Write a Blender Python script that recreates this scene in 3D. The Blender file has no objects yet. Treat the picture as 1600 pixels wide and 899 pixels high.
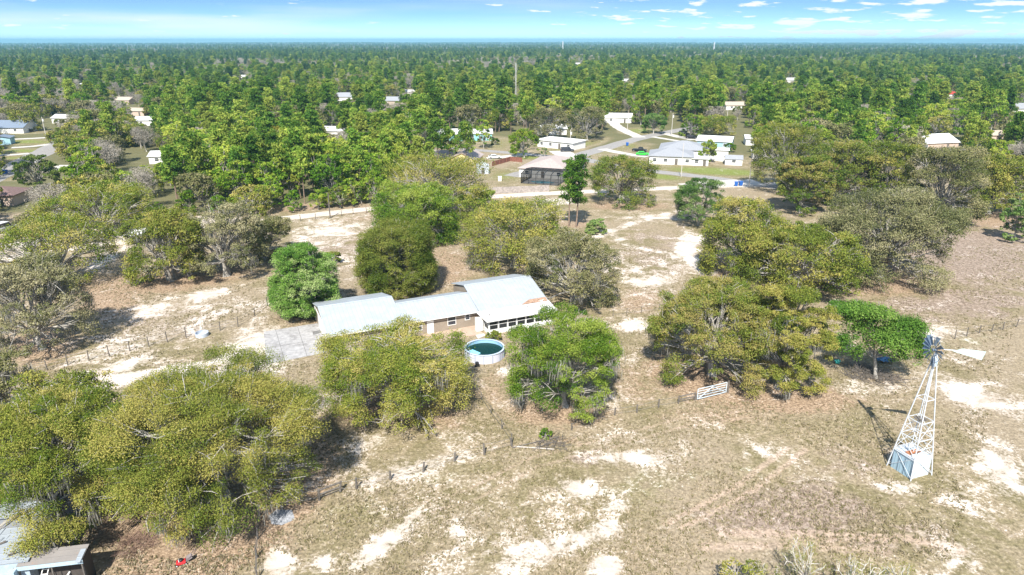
import bpy, math, random
import numpy as np
from mathutils import Vector

random.seed(7)
RNG = np.random.default_rng(11)
S = bpy.context.scene
COL = S.collection

# ------------------------------------------------------------------ camera
F = 1067.0                      # focal length in pixels of a 1600 wide picture
PITCH = math.atan((449.5 - 64.0) / F)
CAMH = 40.0
CP, SP = math.cos(PITCH), math.sin(PITCH)
cam_d = bpy.data.cameras.new("camera")
cam = bpy.data.objects.new("camera", cam_d)
COL.objects.link(cam)
cam.location = (0, 0, CAMH)
cam.rotation_euler = (math.pi / 2 - PITCH, 0, 0)
cam_d.sensor_width = 36.0
cam_d.lens = 36.0 * F / 1600.0
cam_d.clip_start = 0.5
cam_d.clip_end = 60000.0
S.camera = cam

# ------------------------------------------------------------------ sky and sun
SUN_EL, SUN_AZ = math.radians(47.0), math.radians(189.0)     # azimuth clockwise from +Y
S.world = bpy.data.worlds.new("World")
S.world.use_nodes = True
wt = S.world.node_tree
wt.nodes.clear()


def N(t, typ, **kw):
    n = t.nodes.new(typ)
    for k, v in kw.items():
        if k.startswith('i_'):
            n.inputs[k[2:].replace('_', ' ')].default_value = v
        else:
            setattr(n, k, v)
    return n


def MATH(t, op, a, b=None, clamp=False):
    n = t.nodes.new('ShaderNodeMath')
    n.operation = op
    n.use_clamp = clamp
    for i, v in enumerate((a, b)):
        if v is None:
            continue
        if isinstance(v, (int, float)):
            n.inputs[i].default_value = v
        else:
            t.links.new(v, n.inputs[i])
    return n.outputs[0]


def MIXC(t, fac, a, b, blend='MIX'):
    n = t.nodes.new('ShaderNodeMix')
    n.data_type = 'RGBA'
    n.blend_type = blend
    for s, v in ((n.inputs[0], fac), (n.inputs[6], a), (n.inputs[7], b)):
        if isinstance(v, (int, float)):
            s.default_value = v
        elif isinstance(v, tuple):
            s.default_value = (*v, 1.0) if len(v) == 3 else v
        else:
            t.links.new(v, s)
    return n.outputs[2]


def STEP(t, v, lo, hi, olo=0.0, ohi=1.0):
    n = t.nodes.new('ShaderNodeMapRange')
    n.interpolation_type = 'SMOOTHSTEP'
    t.links.new(v, n.inputs[0])
    for i, x in ((1, lo), (2, hi), (3, olo), (4, ohi)):
        n.inputs[i].default_value = x
    return n.outputs[0]


tc = N(wt, 'ShaderNodeTexCoord')
sep = N(wt, 'ShaderNodeSeparateXYZ')
wt.links.new(tc.outputs['Generated'], sep.inputs[0])
comb = N(wt, 'ShaderNodeCombineXYZ')
wt.links.new(sep.outputs[0], comb.inputs[0])
wt.links.new(sep.outputs[1], comb.inputs[1])
zz = MATH(wt, 'MULTIPLY', sep.outputs[2], 6.5)
zz = MATH(wt, 'ADD', zz, 0.10)
wt.links.new(zz, comb.inputs[2])
nrm = N(wt, 'ShaderNodeVectorMath', operation='NORMALIZE')
wt.links.new(comb.outputs[0], nrm.inputs[0])
sky = N(wt, 'ShaderNodeTexSky', sky_type='NISHITA', sun_disc=False, sun_elevation=SUN_EL,
        sun_rotation=SUN_AZ, air_density=1.0, dust_density=0.0, ozone_density=1.0, altitude=50)
wt.links.new(nrm.outputs[0], sky.inputs[0])
# cumulus streaks low over the horizon
az = MATH(wt, 'ARCTAN2', sep.outputs[0], sep.outputs[1])
cv = N(wt, 'ShaderNodeCombineXYZ')
wt.links.new(MATH(wt, 'MULTIPLY', az, 17.0), cv.inputs[0])
wt.links.new(MATH(wt, 'MULTIPLY', sep.outputs[2], 110.0), cv.inputs[1])
n1 = N(wt, 'ShaderNodeTexNoise', i_Scale=1.35, i_Detail=6.0, i_Roughness=0.55)
wt.links.new(cv.outputs[0], n1.inputs['Vector'])
cv2 = N(wt, 'ShaderNodeCombineXYZ')
wt.links.new(MATH(wt, 'MULTIPLY', az, 3.0), cv2.inputs[0])
wt.links.new(MATH(wt, 'MULTIPLY', sep.outputs[2], 40.0), cv2.inputs[1])
n2 = N(wt, 'ShaderNodeTexNoise', i_Scale=1.0, i_Detail=2.0)
wt.links.new(cv2.outputs[0], n2.inputs['Vector'])
side = MATH(wt, 'MULTIPLY', STEP(wt, az, -0.1, 0.4), 0.13)
dens = MATH(wt, 'ADD', MATH(wt, 'ADD', n1.outputs[0], MATH(wt, 'MULTIPLY', n2.outputs[0], 0.35)), side)
cl = STEP(wt, dens, 0.80, 0.90)
# thin veil, stronger to the left
n3 = N(wt, 'ShaderNodeTexNoise', i_Scale=0.8, i_Detail=4.0)
wt.links.new(cv2.outputs[0], n3.inputs['Vector'])
veil = MATH(wt, 'MULTIPLY', STEP(wt, n3.outputs[0], 0.40, 0.75), STEP(wt, az, 0.25, -0.5, 0.15, 0.85))
hor = STEP(wt, sep.outputs[2], 0.035, 0.0, 0.0, 0.35)
tot = MATH(wt, 'MAXIMUM', MATH(wt, 'MAXIMUM', cl, veil), hor)
skyt = MIXC(wt, 1.0, sky.outputs[0], (0.86, 1.04, 1.08), 'MULTIPLY')
skyc = MIXC(wt, tot, skyt, (4.3, 4.5, 4.7))
bg = N(wt, 'ShaderNodeBackground')
bg.inputs[1].default_value = 0.125
wt.links.new(skyc, bg.inputs[0])
wo = N(wt, 'ShaderNodeOutputWorld')
wt.links.new(bg.outputs[0], wo.inputs[0])

sd = bpy.data.lights.new("sun", 'SUN')
sd.energy = 4.8
sd.angle = math.radians(0.55)
sd.color = (1.0, 0.955, 0.88)
sun = bpy.data.objects.new("sun", sd)
COL.objects.link(sun)
sdir = Vector((math.sin(SUN_AZ) * math.cos(SUN_EL), math.cos(SUN_AZ) * math.cos(SUN_EL), math.sin(SUN_EL)))
sun.rotation_euler = (-sdir).to_track_quat('-Z', 'Y').to_euler()
sun.location = (0, -50, 150)

S.view_settings.view_transform = 'Standard'
S.view_settings.look = 'None'
S.view_settings.exposure = 1.0
S.view_settings.gamma = 1.0
S.view_settings.use_curve_mapping = False
S.render.engine = 'CYCLES'
S.cycles.max_bounces = 5
S.cycles.diffuse_bounces = 3
S.cycles.glossy_bounces = 2
S.cycles.transmission_bounces = 4
S.cycles.transparent_max_bounces = 6
S.cycles.volume_bounces = 0
S.cycles.use_denoising = True


# ------------------------------------------------------------------ survey: where a sight line meets the level z
def G(px, py, z=0.0):
    u = (px - 800) / F
    v = (py - 449.5) / F
    t = (CAMH - z) / (SP + v * CP)
    return Vector((u * t, (CP - v * SP) * t, z))


def PJ(x, y, z):
    d = y * CP - (z - CAMH) * SP
    dv = -(y * SP + (z - CAMH) * CP)
    return 800 + F * x / d, 449.5 + F * dv / d


# ------------------------------------------------------------------ naming helpers
def tag(o, label=None, cat=None, group=None, kind=None):
    if label:
        o['label'] = label
    if cat:
        o['category'] = cat
    if group:
        o['group'] = group
    if kind:
        o['kind'] = kind
    return o


def empty(name, loc=(0, 0, 0), rz=0.0, label=None, cat=None, group=None):
    o = bpy.data.objects.new(name, None)
    o.empty_display_size = 0.3
    COL.objects.link(o)
    o.location = loc
    o.rotation_euler = (0, 0, rz)
    return tag(o, label, cat, group)


def link(name, me, parent=None, loc=None):
    o = bpy.data.objects.new(name, me)
    COL.objects.link(o)
    if parent:
        o.parent = parent
    if loc:
        o.location = loc
    return o


def raw_mesh(name, V, Fq, mats, tint=None, midx=None, smooth=False):
    """numpy verts (n,3) and faces (m,k) into a mesh"""
    V = np.ascontiguousarray(V, dtype=np.float32)
    Fq = np.ascontiguousarray(Fq, dtype=np.int32)
    me = bpy.data.meshes.new(name)
    m, k = Fq.shape
    me.vertices.add(len(V))
    me.vertices.foreach_set('co', V.ravel())
    me.loops.add(m * k)
    me.loops.foreach_set('vertex_index', Fq.ravel())
    me.polygons.add(m)
    me.polygons.foreach_set('loop_start', np.arange(0, m * k, k, dtype=np.int32))
    if midx is not None:
        me.polygons.foreach_set('material_index', midx.astype(np.int32))
    me.update(calc_edges=True)
    if smooth:
        me.polygons.foreach_set('use_smooth', np.ones(m, dtype=bool))
    if tint is not None:
        a = me.attributes.new('tint', 'FLOAT', 'FACE')
        a.data.foreach_set('value', tint.astype(np.float32))
    for mm in (mats if isinstance(mats, (list, tuple)) else [mats]):
        me.materials.append(mm)
    return me


class MB:
    """collects boxes, bars, tubes, prisms; build() links them as one mesh object"""
    def __init__(self):
        self.v, self.f = [], []

    def quad(self, *p):
        n = len(self.v)
        self.v += [tuple(q) for q in p]
        self.f.append(tuple(range(n, n + len(p))))
        return self

    def prism(self, low, high):
        n = len(self.v)
        k = len(low)
        self.v += [tuple(q) for q in low] + [tuple(q) for q in high]
        self.f.append(tuple(range(n + k - 1, n - 1, -1)))
        self.f.append(tuple(range(n + k, n + 2 * k)))
        for i in range(k):
            j = (i + 1) % k
            self.f.append((n + i, n + j, n + k + j, n + k + i))
        return self

    def box(self, x0, x1, y0, y1, z0, z1):
        lo = [(x0, y0, z0), (x1, y0, z0), (x1, y1, z0), (x0, y1, z0)]
        return self.prism(lo, [(x, y, z1) for x, y, _ in lo])

    def bar(self, a, b, w=0.1, h=None):
        a, b = Vector(a), Vector(b)
        h = h or w
        d = (b - a).normalized()
        up = Vector((0, 0, 1)) if abs(d.z) < 0.95 else Vector((0, 1, 0))
        s = d.cross(up).normalized() * w / 2
        u = s.cross(d).normalized() * h / 2
        return self.prism([a - s - u, a + s - u, a + s + u, a - s + u], [b - s - u, b + s - u, b + s + u, b - s + u])

    def tube(self, pts, rads, n=6, cap=True):
        pts = [Vector(p) for p in pts]
        if isinstance(rads, (int, float)):
            rads = [rads] * len(pts)
        base = len(self.v)
        for i, p in enumerate(pts):
            d = (pts[min(i + 1, len(pts) - 1)] - pts[max(i - 1, 0)]).normalized()
            up = Vector((0, 0, 1)) if abs(d.z) < 0.9 else Vector((1, 0, 0))
            s = d.cross(up).normalized()
            u = s.cross(d).normalized()
            for k in range(n):
                a = 2 * math.pi * k / n
                self.v.append(tuple(p + (s * math.cos(a) + u * math.sin(a)) * rads[i]))
        for i in range(len(pts) - 1):
            for k in range(n):
                k2 = (k + 1) % n
                self.f.append((base + i * n + k, base + i * n + k2, base + (i + 1) * n + k2, base + (i + 1) * n + k))
        if cap:
            self.f.append(tuple(base + k for k in range(n - 1, -1, -1)))
            self.f.append(tuple(base + (len(pts) - 1) * n + k for k in range(n)))
        return self

    def lathe(self, c, prof, n=32, a0=0.0):
        """prof: (radius, z) pairs turned about the vertical through c"""
        base = len(self.v)
        for r, z in prof:
            for k in range(n):
                a = a0 + 2 * math.pi * k / n
                self.v.append((c[0] + r * math.cos(a), c[1] + r * math.sin(a), c[2] + z))
        for i in range(len(prof) - 1):
            for k in range(n):
                k2 = (k + 1) % n
                self.f.append((base + i * n + k, base + i * n + k2, base + (i + 1) * n + k2, base + (i + 1) * n + k))
        return self

    def build(self, name, mat, parent=None, smooth=False, loc=None, bevel=0.0):
        me = bpy.data.meshes.new(name)
        me.from_pydata(self.v, [], self.f)
        me.materials.append(mat)
        me.update()
        if smooth:
            me.polygons.foreach_set('use_smooth', np.ones(len(me.polygons), dtype=bool))
        o = link(name, me, parent, loc)
        if bevel:
            b = o.modifiers.new('soft_edges', 'BEVEL')
            b.width = bevel
            b.segments = 2
            b.limit_method = 'ANGLE'
        return o


# ------------------------------------------------------------------ materials
def new_mat(name):
    m = bpy.data.materials.new(name)
    m.use_nodes = True
    t = m.node_tree
    t.nodes.clear()
    out = N(t, 'ShaderNodeOutputMaterial')
    return m, t, out


def plain(name, col, rough=0.6, metal=0.0, var=0.12, scale=3.0, spec=0.3, alt=None, alt_lo=0.55, alt_hi=0.7, bump=0.0, coords='Object'):
    """painted or raw surface with uneven wear; alt = second colour in irregular stains"""
    m, t, out = new_mat(name)
    p = N(t, 'ShaderNodeBsdfPrincipled')
    p.inputs['Roughness'].default_value = rough
    p.inputs['Metallic'].default_value = metal
    p.inputs['Specular IOR Level'].default_value = spec
    tcn = N(t, 'ShaderNodeTexCoord')
    nz = N(t, 'ShaderNodeTexNoise', i_Scale=scale, i_Detail=5.0, i_Roughness=0.65)
    t.links.new(tcn.outputs[coords], nz.inputs['Vector'])
    lo = tuple(c * (1 - var) for c in col)
    hi = tuple(min(1, c * (1 + var)) for c in col)
    c = MIXC(t, STEP(t, nz.outputs[0], 0.3, 0.7), lo, hi)
    if alt:
        n2_ = N(t, 'ShaderNodeTexNoise', i_Scale=scale * 0.35, i_Detail=6.0, i_Roughness=0.7)
        t.links.new(tcn.outputs[coords], n2_.inputs['Vector'])
        c = MIXC(t, STEP(t, n2_.outputs[0], alt_lo, alt_hi), c, alt)
    t.links.new(c, p.inputs['Base Color'])
    if bump:
        b = N(t, 'ShaderNodeBump')
        b.inputs['Strength'].default_value = bump
        t.links.new(nz.outputs[0], b.inputs['Height'])
        t.links.new(b.outputs[0], p.inputs['Normal'])
    t.links.new(p.outputs[0], out.inputs[0])
    return m


def ribbed(name, col, period, axis=0, rough=0.35, metal=0.0, alt=None, alt_lo=0.6, alt_hi=0.75, depth=0.5, line=0.75):
    """sheet metal with standing ribs across the object's local axis"""
    m, t, out = new_mat(name)
    p = N(t, 'ShaderNodeBsdfPrincipled')
    p.inputs['Roughness'].default_value = rough
    p.inputs['Metallic'].default_value = metal
    p.inputs['Specular IOR Level'].default_value = 0.4
    tcn = N(t, 'ShaderNodeTexCoord')
    sp = N(t, 'ShaderNodeSeparateXYZ')
    t.links.new(tcn.outputs['Object'], sp.inputs[0])
    fr = MATH(t, 'FRACT', MATH(t, 'DIVIDE', sp.outputs[axis], period))
    rib = STEP(t, fr, 0.86, 0.93)
    nz = N(t, 'ShaderNodeTexNoise', i_Scale=0.7, i_Detail=6.0, i_Roughness=0.65)
    t.links.new(tcn.outputs['Object'], nz.inputs['Vector'])
    c = MIXC(t, STEP(t, nz.outputs[0], 0.3, 0.7), tuple(x * 0.9 for x in col), tuple(min(1, x * 1.06) for x in col))
    c = MIXC(t, MATH(t, 'MULTIPLY', rib, 0.8), c, tuple(x * line for x in col))
    if alt:
        n2_ = N(t, 'ShaderNodeTexNoise', i_Scale=0.45, i_Detail=7.0, i_Roughness=0.7)
        t.links.new(tcn.outputs['Object'], n2_.inputs['Vector'])
        c = MIXC(t, STEP(t, n2_.outputs[0], alt_lo, alt_hi), c, alt)
    t.links.new(c, p.inputs['Base Color'])
    b = N(t, 'ShaderNodeBump')
    b.inputs['Strength'].default_value = depth
    b.inputs['Distance'].default_value = 0.04
    t.links.new(rib, b.inputs['Height'])
    t.links.new(b.outputs[0], p.inputs['Normal'])
    t.links.new(p.outputs[0], out.inputs[0])
    return m


def leaf_mat(name, c0, c1, c2, trans=0.25, vary=0.25):
    """leaf colours between c0 and c2 by clump, plus a shift per tree"""
    m, t, out = new_mat(name)
    at = N(t, 'ShaderNodeAttribute', attribute_name='tint')
    oi = N(t, 'ShaderNodeObjectInfo')
    r = N(t, 'ShaderNodeValToRGB')
    r.color_ramp.elements[0].color = (*c0, 1)
    r.color_ramp.elements[0].position = 0.1
    r.color_ramp.elements[1].color = (*c2, 1)
    r.color_ramp.elements[1].position = 0.9
    e = r.color_ramp.elements.new(0.5)
    e.color = (*c1, 1)
    sh = MATH(t, 'ADD', at.outputs['Fac'], MATH(t, 'MULTIPLY', MATH(t, 'SUBTRACT', oi.outputs['Random'], 0.5), vary * 1.6))
    t.links.new(sh, r.inputs[0])
    hs = N(t, 'ShaderNodeHueSaturation')
    t.links.new(r.outputs[0], hs.inputs['Color'])
    t.links.new(MATH(t, 'ADD', 1.0 - vary / 2, MATH(t, 'MULTIPLY', MATH(t, 'FRACT', MATH(t, 'MULTIPLY', oi.outputs['Random'], 7.31)), vary)), hs.inputs['Value'])
    d = N(t, 'ShaderNodeBsdfDiffuse')
    tr = N(t, 'ShaderNodeBsdfTranslucent')
    t.links.new(hs.outputs[0], d.inputs[0])
    t.links.new(hs.outputs[0], tr.inputs[0])
    mx = N(t, 'ShaderNodeMixShader')
    mx.inputs[0].default_value = trans
    t.links.new(d.outputs[0], mx.inputs[1])
    t.links.new(tr.outputs[0], mx.inputs[2])
    t.links.new(mx.outputs[0], out.inputs[0])
    return m


M = {}
M['bark'] = plain('oak_bark', (0.32, 0.30, 0.265), 0.9, var=0.35, scale=4, alt=(0.50, 0.49, 0.45))
M['pale_bark'] = plain('pale_bark', (0.46, 0.43, 0.38), 0.9, var=0.25, scale=4)
M['pine_bark'] = plain('pine_bark', (0.22, 0.16, 0.12), 0.9, var=0.3, scale=3)
M['moss'] = leaf_mat('spanish_moss', (0.16, 0.155, 0.135), (0.24, 0.23, 0.20), (0.33, 0.32, 0.28), 0.2, 0.1)
LEAF = {
    'olive': leaf_mat('olive_oak_leaves', (0.081, 0.122, 0.021), (0.191, 0.220, 0.039), (0.360, 0.313, 0.087), 0.18, 0.10),
    'gold': leaf_mat('golden_oak_leaves', (0.093, 0.151, 0.021), (0.226, 0.249, 0.042), (0.406, 0.348, 0.110), 0.18, 0.10),
    'rust': leaf_mat('rusty_oak_leaves', (0.070, 0.128, 0.019), (0.168, 0.203, 0.037), (0.313, 0.261, 0.087), 0.18, 0.10),
    'greyoak': leaf_mat('grey_oak_leaves', (0.080, 0.100, 0.034), (0.165, 0.168, 0.064), (0.310, 0.280, 0.150), 0.2, 0.10),
    'bright': leaf_mat('bright_oak_leaves', (0.065, 0.140, 0.016), (0.185, 0.270, 0.036), (0.335, 0.385, 0.080), 0.3),
    'leafgreen': leaf_mat('green_hardwood_leaves', (0.075, 0.165, 0.016), (0.195, 0.310, 0.030), (0.370, 0.410, 0.070), 0.3, 0.5),
    'pine': leaf_mat('pine_needles', (0.060, 0.135, 0.020), (0.150, 0.250, 0.034), (0.310, 0.360, 0.065), 0.25, 0.5),
    'pinefar': leaf_mat('dark_pine_needles', (0.042, 0.100, 0.026), (0.088, 0.165, 0.040), (0.175, 0.245, 0.062), 0.2, 0.5),  # darker green needle colour of the distant pines
    'cedar': leaf_mat('cedar_foliage', (0.060, 0.100, 0.016), (0.135, 0.165, 0.030), (0.230, 0.225, 0.062), 0.2),
    'cedargreen': leaf_mat('green_cedar_foliage', (0.065, 0.155, 0.024), (0.155, 0.265, 0.050), (0.320, 0.390, 0.160), 0.2),
    'bare': leaf_mat('bare_twigs', (0.200, 0.180, 0.145), (0.310, 0.280, 0.230), (0.430, 0.390, 0.330), 0.1, 0.3),
    'bluegreen': leaf_mat('blue_green_leaves', (0.060, 0.130, 0.030), (0.130, 0.225, 0.055), (0.245, 0.315, 0.105), 0.25),
    'paleoak': leaf_mat('pale_grey_oak_leaves', (0.115, 0.130, 0.052), (0.230, 0.225, 0.105), (0.380, 0.345, 0.205), 0.22, 0.10),
    'fresh': leaf_mat('fresh_green_leaves', (0.090, 0.195, 0.030), (0.210, 0.345, 0.065), (0.360, 0.450, 0.130), 0.3),
    'yellow': leaf_mat('yellow_flowering_leaves', (0.150, 0.170, 0.020), (0.330, 0.300, 0.035), (0.480, 0.380, 0.060), 0.3),
    'dark': leaf_mat('dark_green_leaves', (0.028, 0.065, 0.013), (0.070, 0.120, 0.024), (0.150, 0.195, 0.045), 0.2),
}

# ------------------------------------------------------------------ ground
def axis(lo, hi, step, far_lo, far_hi):
    core = np.arange(lo, hi + 1e-6, step)
    up, d, v = [], step, hi
    while v < far_hi:
        d *= 1.18
        v += d
        up.append(v)
    dn, d, v = [], step, lo
    while v > far_lo:
        d *= 1.18
        v -= d
        dn.append(v)
    return np.array(dn[::-1] + list(core) + up)


gx = axis(-120, 130, 0.5, -14000, 14000)
gy = axis(36, 260, 0.5, -600, 16000)
XX, YY = np.meshgrid(gx, gy)
nx, ny = len(gx), len(gy)
dd = YY * CP + CAMH * SP
vis = dd > 1.0
PXX = np.where(vis, 800 + F * XX / np.where(vis, dd, 1), -9999)
PYY = np.where(vis, 449.5 + F * (-(YY * SP - CAMH * CP)) / np.where(vis, dd, 1), 9999)


def blob(px, py, rx, ry, ang=0.0, s=1.0, p=1.0):
    """soft oval patch of ground, surveyed from the photograph"""
    a = math.radians(ang)
    dx, dy = PXX - px, PYY - py
    u = (dx * math.cos(a) + dy * math.sin(a)) / rx
    v = (-dx * math.sin(a) + dy * math.cos(a)) / ry
    return s * np.exp(-np.power(u * u + v * v, p))


def track(pts, w, s=1.0):
    """soft line of ground along surveyed points, half width w metres"""
    out = np.zeros_like(XX)
    P = [G(*q) for q in pts]
    for a, b in zip(P[:-1], P[1:]):
        ex, ey = b.x - a.x, b.y - a.y
        L2 = ex * ex + ey * ey
        tt = np.clip(((XX - a.x) * ex + (YY - a.y) * ey) / L2, 0, 1)
        d2 = (XX - a.x - tt * ex) ** 2 + (YY - a.y - tt * ey) ** 2
        out = np.maximum(out, s * np.exp(-np.power(d2 / (w * w), 1.5)))
    return out


def wdisc(x, y, r, s=1.0):
    return s * np.exp(-np.power(((XX - x) ** 2 + (YY - y) ** 2) / (r * r), 2))


sand = np.zeros_like(XX)
for a in [(435, 882, 28, 26, 0, 1.0), (505, 880, 22, 16, -20, .85), (600, 850, 70, 17, -38, .95), (650, 805, 30, 14, -30, .6), (720, 830, 45, 24, 20, .5),
          (905, 762, 35, 15, 10, .95), (985, 715, 75, 14, 0, .75), (950, 885, 32, 22, 0, 1.0), (960, 790, 40, 20, -20, .55), (830, 850, 90, 12, -20, .5),
          (1010, 690, 90, 24, 0, .35), (1530, 620, 75, 22, 20, .8), (1565, 735, 60, 30, 45, .75), (1500, 560, 40, 18, 0, .35), (1460, 520, 35, 12, 0, .7), (1420, 760, 45, 12, 0, .6),
          (1340, 605, 60, 14, 0, .45), (1480, 855, 60, 30, 40, .45), (1500, 780, 60, 25, 30, .4), (1190, 705, 40, 14, 0, .45),
          (320, 462, 55, 9, -12, .85), (250, 482, 80, 14, -10, .55), (230, 520, 120, 18, -10, .45), (520, 360, 60, 18, -8, .65), (500, 380, 45, 8, 0, .6), (540, 410, 60, 20, 0, .4), (390, 545, 42, 26, -35, 1.0), (340, 585, 70, 22, -20, 1.0),
          (150, 590, 110, 14, -20, .9), (60, 620, 60, 16, -25, .85), (415, 600, 60, 22, -60, .55), (480, 640, 60, 18, -30, .35),
          (1000, 508, 40, 12, 0, .75), (1015, 440, 55, 10, 0, .8), (990, 420, 30, 8, 30, .6), (1070, 385, 30, 14, -60, .85), (1060, 400, 60, 10, -20, .5), (1020, 340, 60, 7, 0, .5), (985, 560, 40, 20, 0, .25), (960, 620, 50, 20, 0, .3), (1010, 430, 90, 40, 0, .35),
          (870, 315, 30, 5, 0, .9), (560, 700, 60, 12, -30, .5), (620, 740, 90, 22, -10, .55), (560, 745, 60, 30, 0, .35), (800, 580, 24, 8, 0, .6), (745, 598, 20, 8, 0, .4), (720, 680, 70, 18, 0, .3), (700, 800, 120, 60, 0, .25), (900, 820, 120, 60, 0, .3), (770, 850, 120, 40, -20, .3),
          (560, 540, 40, 14, 0, .5), (215, 368, 60, 16, 0, .95), (165, 405, 40, 9, -30, .9), (100, 365, 60, 12, 0, .8), (30, 385, 60, 10, 0, .8), (330, 345, 60, 8, 0, .7), (1550, 640, 50, 14, 30, .4), (720, 508, 40, 6, 0, .25), (1160, 420, 30, 8, 0, .3), (1240, 290, 60, 8, 0, .6), (300, 500, 160, 26, -12, .42), (180, 545, 110, 20, -15, .45), (440, 460, 60, 14, -20, .3), (540, 700, 110, 30, -25, .3)]:
    sand = np.maximum(sand, blob(*a[:5], s=a[5]))
sand = np.maximum(sand, track([(1105, 425), (1075, 400), (1075, 385), (1100, 370)], 2.0, .8))
sand = np.maximum(sand, track([(930, 372), (985, 350), (1060, 330)], 1.5, .55))
sand = np.maximum(sand, track([(945, 360), (985, 385), (1050, 398)], 1.5, .5))
sand = np.maximum(sand, track([(398, 540), (340, 573), (250, 586), (150, 600), (60, 624)], 2.3, .95))
sand = np.maximum(sand, track([(800, 880), (880, 850), (960, 820)], 1.6, .6))
litter = np.zeros_like(XX)
for a in [(250, 440, 170, 22, -6, .85), (170, 470, 60, 40, 0, .8), (60, 540, 80, 40, 0, .7), (450, 780, 120, 45, -40, .9), (300, 870, 160, 40, -10, 1.0), (250, 830, 150, 40, 0, .9), (480, 700, 60, 60, 0, .8), (560, 640, 90, 40, 0, .6), (680, 650, 90, 40, 0, .55),
          (1080, 590, 90, 40, 20, .95), (1230, 625, 130, 25, 0, .9), (990, 600, 60, 50, 0, .5), (870, 645, 110, 26, 0, .8), (1370, 445, 110, 22, 0, .85), (1180, 430, 90, 30, 0, .7), (1570, 345, 60, 14, 0, .9), (980, 322, 80, 8, 0, .8), (1000, 470, 50, 30, 0, .6), (690, 420, 60, 40, 0, .75), (640, 380, 120, 60, 0, .45), (480, 480, 60, 20, 0, .7), (470, 500, 60, 20, 0, .5),
          (545, 345, 90, 8, -8, .5), (900, 350, 40, 10, 0, .6), (770, 610, 60, 50, 0, .45), (640, 320, 200, 9, -6, .7), (1120, 650, 120, 25, 0, .5), (1380, 590, 60, 20, 0, .5), (880, 690, 50, 12, 0, .5), (500, 322, 120, 7, -6, .7), (740, 505, 60, 14, 0, .3)]:
    litter = np.maximum(litter, blob(*a[:5], s=a[5]))
green = np.zeros_like(XX)
for a in [(1120, 268, 120, 9, 3, .95), (960, 235, 60, 8, -10, .6), (1030, 276, 60, 7, 5, .9), (790, 275, 40, 14, 0, .7), (985, 228, 20, 7, 0, .7), (1000, 205, 40, 6, 0, .9), (780, 225, 40, 12, 0, .65), (40, 222, 70, 5, 0, 1), (40, 236, 60, 4, 0, 1), (20, 247, 40, 5, 0, .8), (950, 265, 60, 8, 0, .6), (815, 246, 60, 5, 0, .9), (900, 228, 60, 7, -12, .8), (1080, 290, 60, 4, 0, .4), (900, 275, 60, 12, 0, .6), (40, 208, 60, 4, 0, .6), (20, 280, 60, 6, 0, .5),
          (1000, 780, 100, 60, 0, .45), (560, 800, 70, 40, 0, .45), (1150, 740, 150, 60, 0, .35), (1330, 660, 90, 30, 0, .4), (1480, 540, 130, 20, -6, .4), (690, 745, 90, 14, -20, .35), (720, 560, 60, 40, 0, .25), (480, 830, 50, 30, 0, .35), (360, 880, 50, 20, 0, .4), (880, 700, 60, 14, 0, .4), (600, 690, 110, 30, 0, .3)]:
    green = np.maximum(green, blob(*a[:5], s=a[5]))
dry = np.zeros_like(XX)
for a in [(1480, 400, 180, 60, 0, .9), (1250, 800, 170, 50, 0, .85), (1500, 470, 150, 40, 0, .7), (1400, 840, 200, 40, 0, .5), (1020, 400, 90, 60, 0, .5), (520, 395, 80, 50, 0, .5), (250, 510, 170, 40, -10, .5), (1330, 720, 110, 40, 0, .35), (920, 715, 60, 20, 0, .6)]:
    dry = np.maximum(dry, blob(*a[:5], s=a[5]))
pinktr = np.maximum(track([(1130, 832), (1250, 836), (1420, 842), (1500, 860)], .8, .8), track([(1100, 855), (1250, 852), (1380, 862)], .8, .7))
pinktr = np.maximum(pinktr, np.maximum(track([(640, 790), (720, 770), (830, 715), (930, 690), (1060, 655), (1180, 640)], .4, .6), track([(650, 806), (740, 782), (845, 728), (945, 702), (1070, 666), (1190, 650)], .4, .6)))
pinktr = np.maximum(pinktr, np.maximum(track([(1040, 820), (1150, 760), (1230, 700)], .45, .8), track([(1065, 826), (1180, 765), (1260, 702)], .45, .8)))
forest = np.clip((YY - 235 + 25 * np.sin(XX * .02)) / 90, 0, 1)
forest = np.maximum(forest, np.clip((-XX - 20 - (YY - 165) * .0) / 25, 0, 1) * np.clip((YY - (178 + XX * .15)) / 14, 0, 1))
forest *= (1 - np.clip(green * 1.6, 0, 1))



def relief(x, y):
    """far low swells of the land and the earth's own curve, flat near the house"""
    r = np.hypot(x, y)
    a = np.arctan2(x, y)
    k = np.clip((r - 3500) / 6500, 0, 1)
    return -r * r / 14.8e6 + k * k * (3 - 2 * k) * (3 + 6 * np.cos(a * 3.2 + .2) + 2 * np.sin(a * 17) + 2.5 * np.sin(a * 41 + r * .001))


ZZ = relief(XX, YY)
V = np.stack([XX.ravel(), YY.ravel(), ZZ.ravel()], 1)
i = np.arange((ny - 1) * (nx - 1))
r_, c_ = i // (nx - 1), i % (nx - 1)
a0 = r_ * nx + c_
FQ = np.stack([a0, a0 + 1, a0 + nx + 1, a0 + nx], 1)


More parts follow.
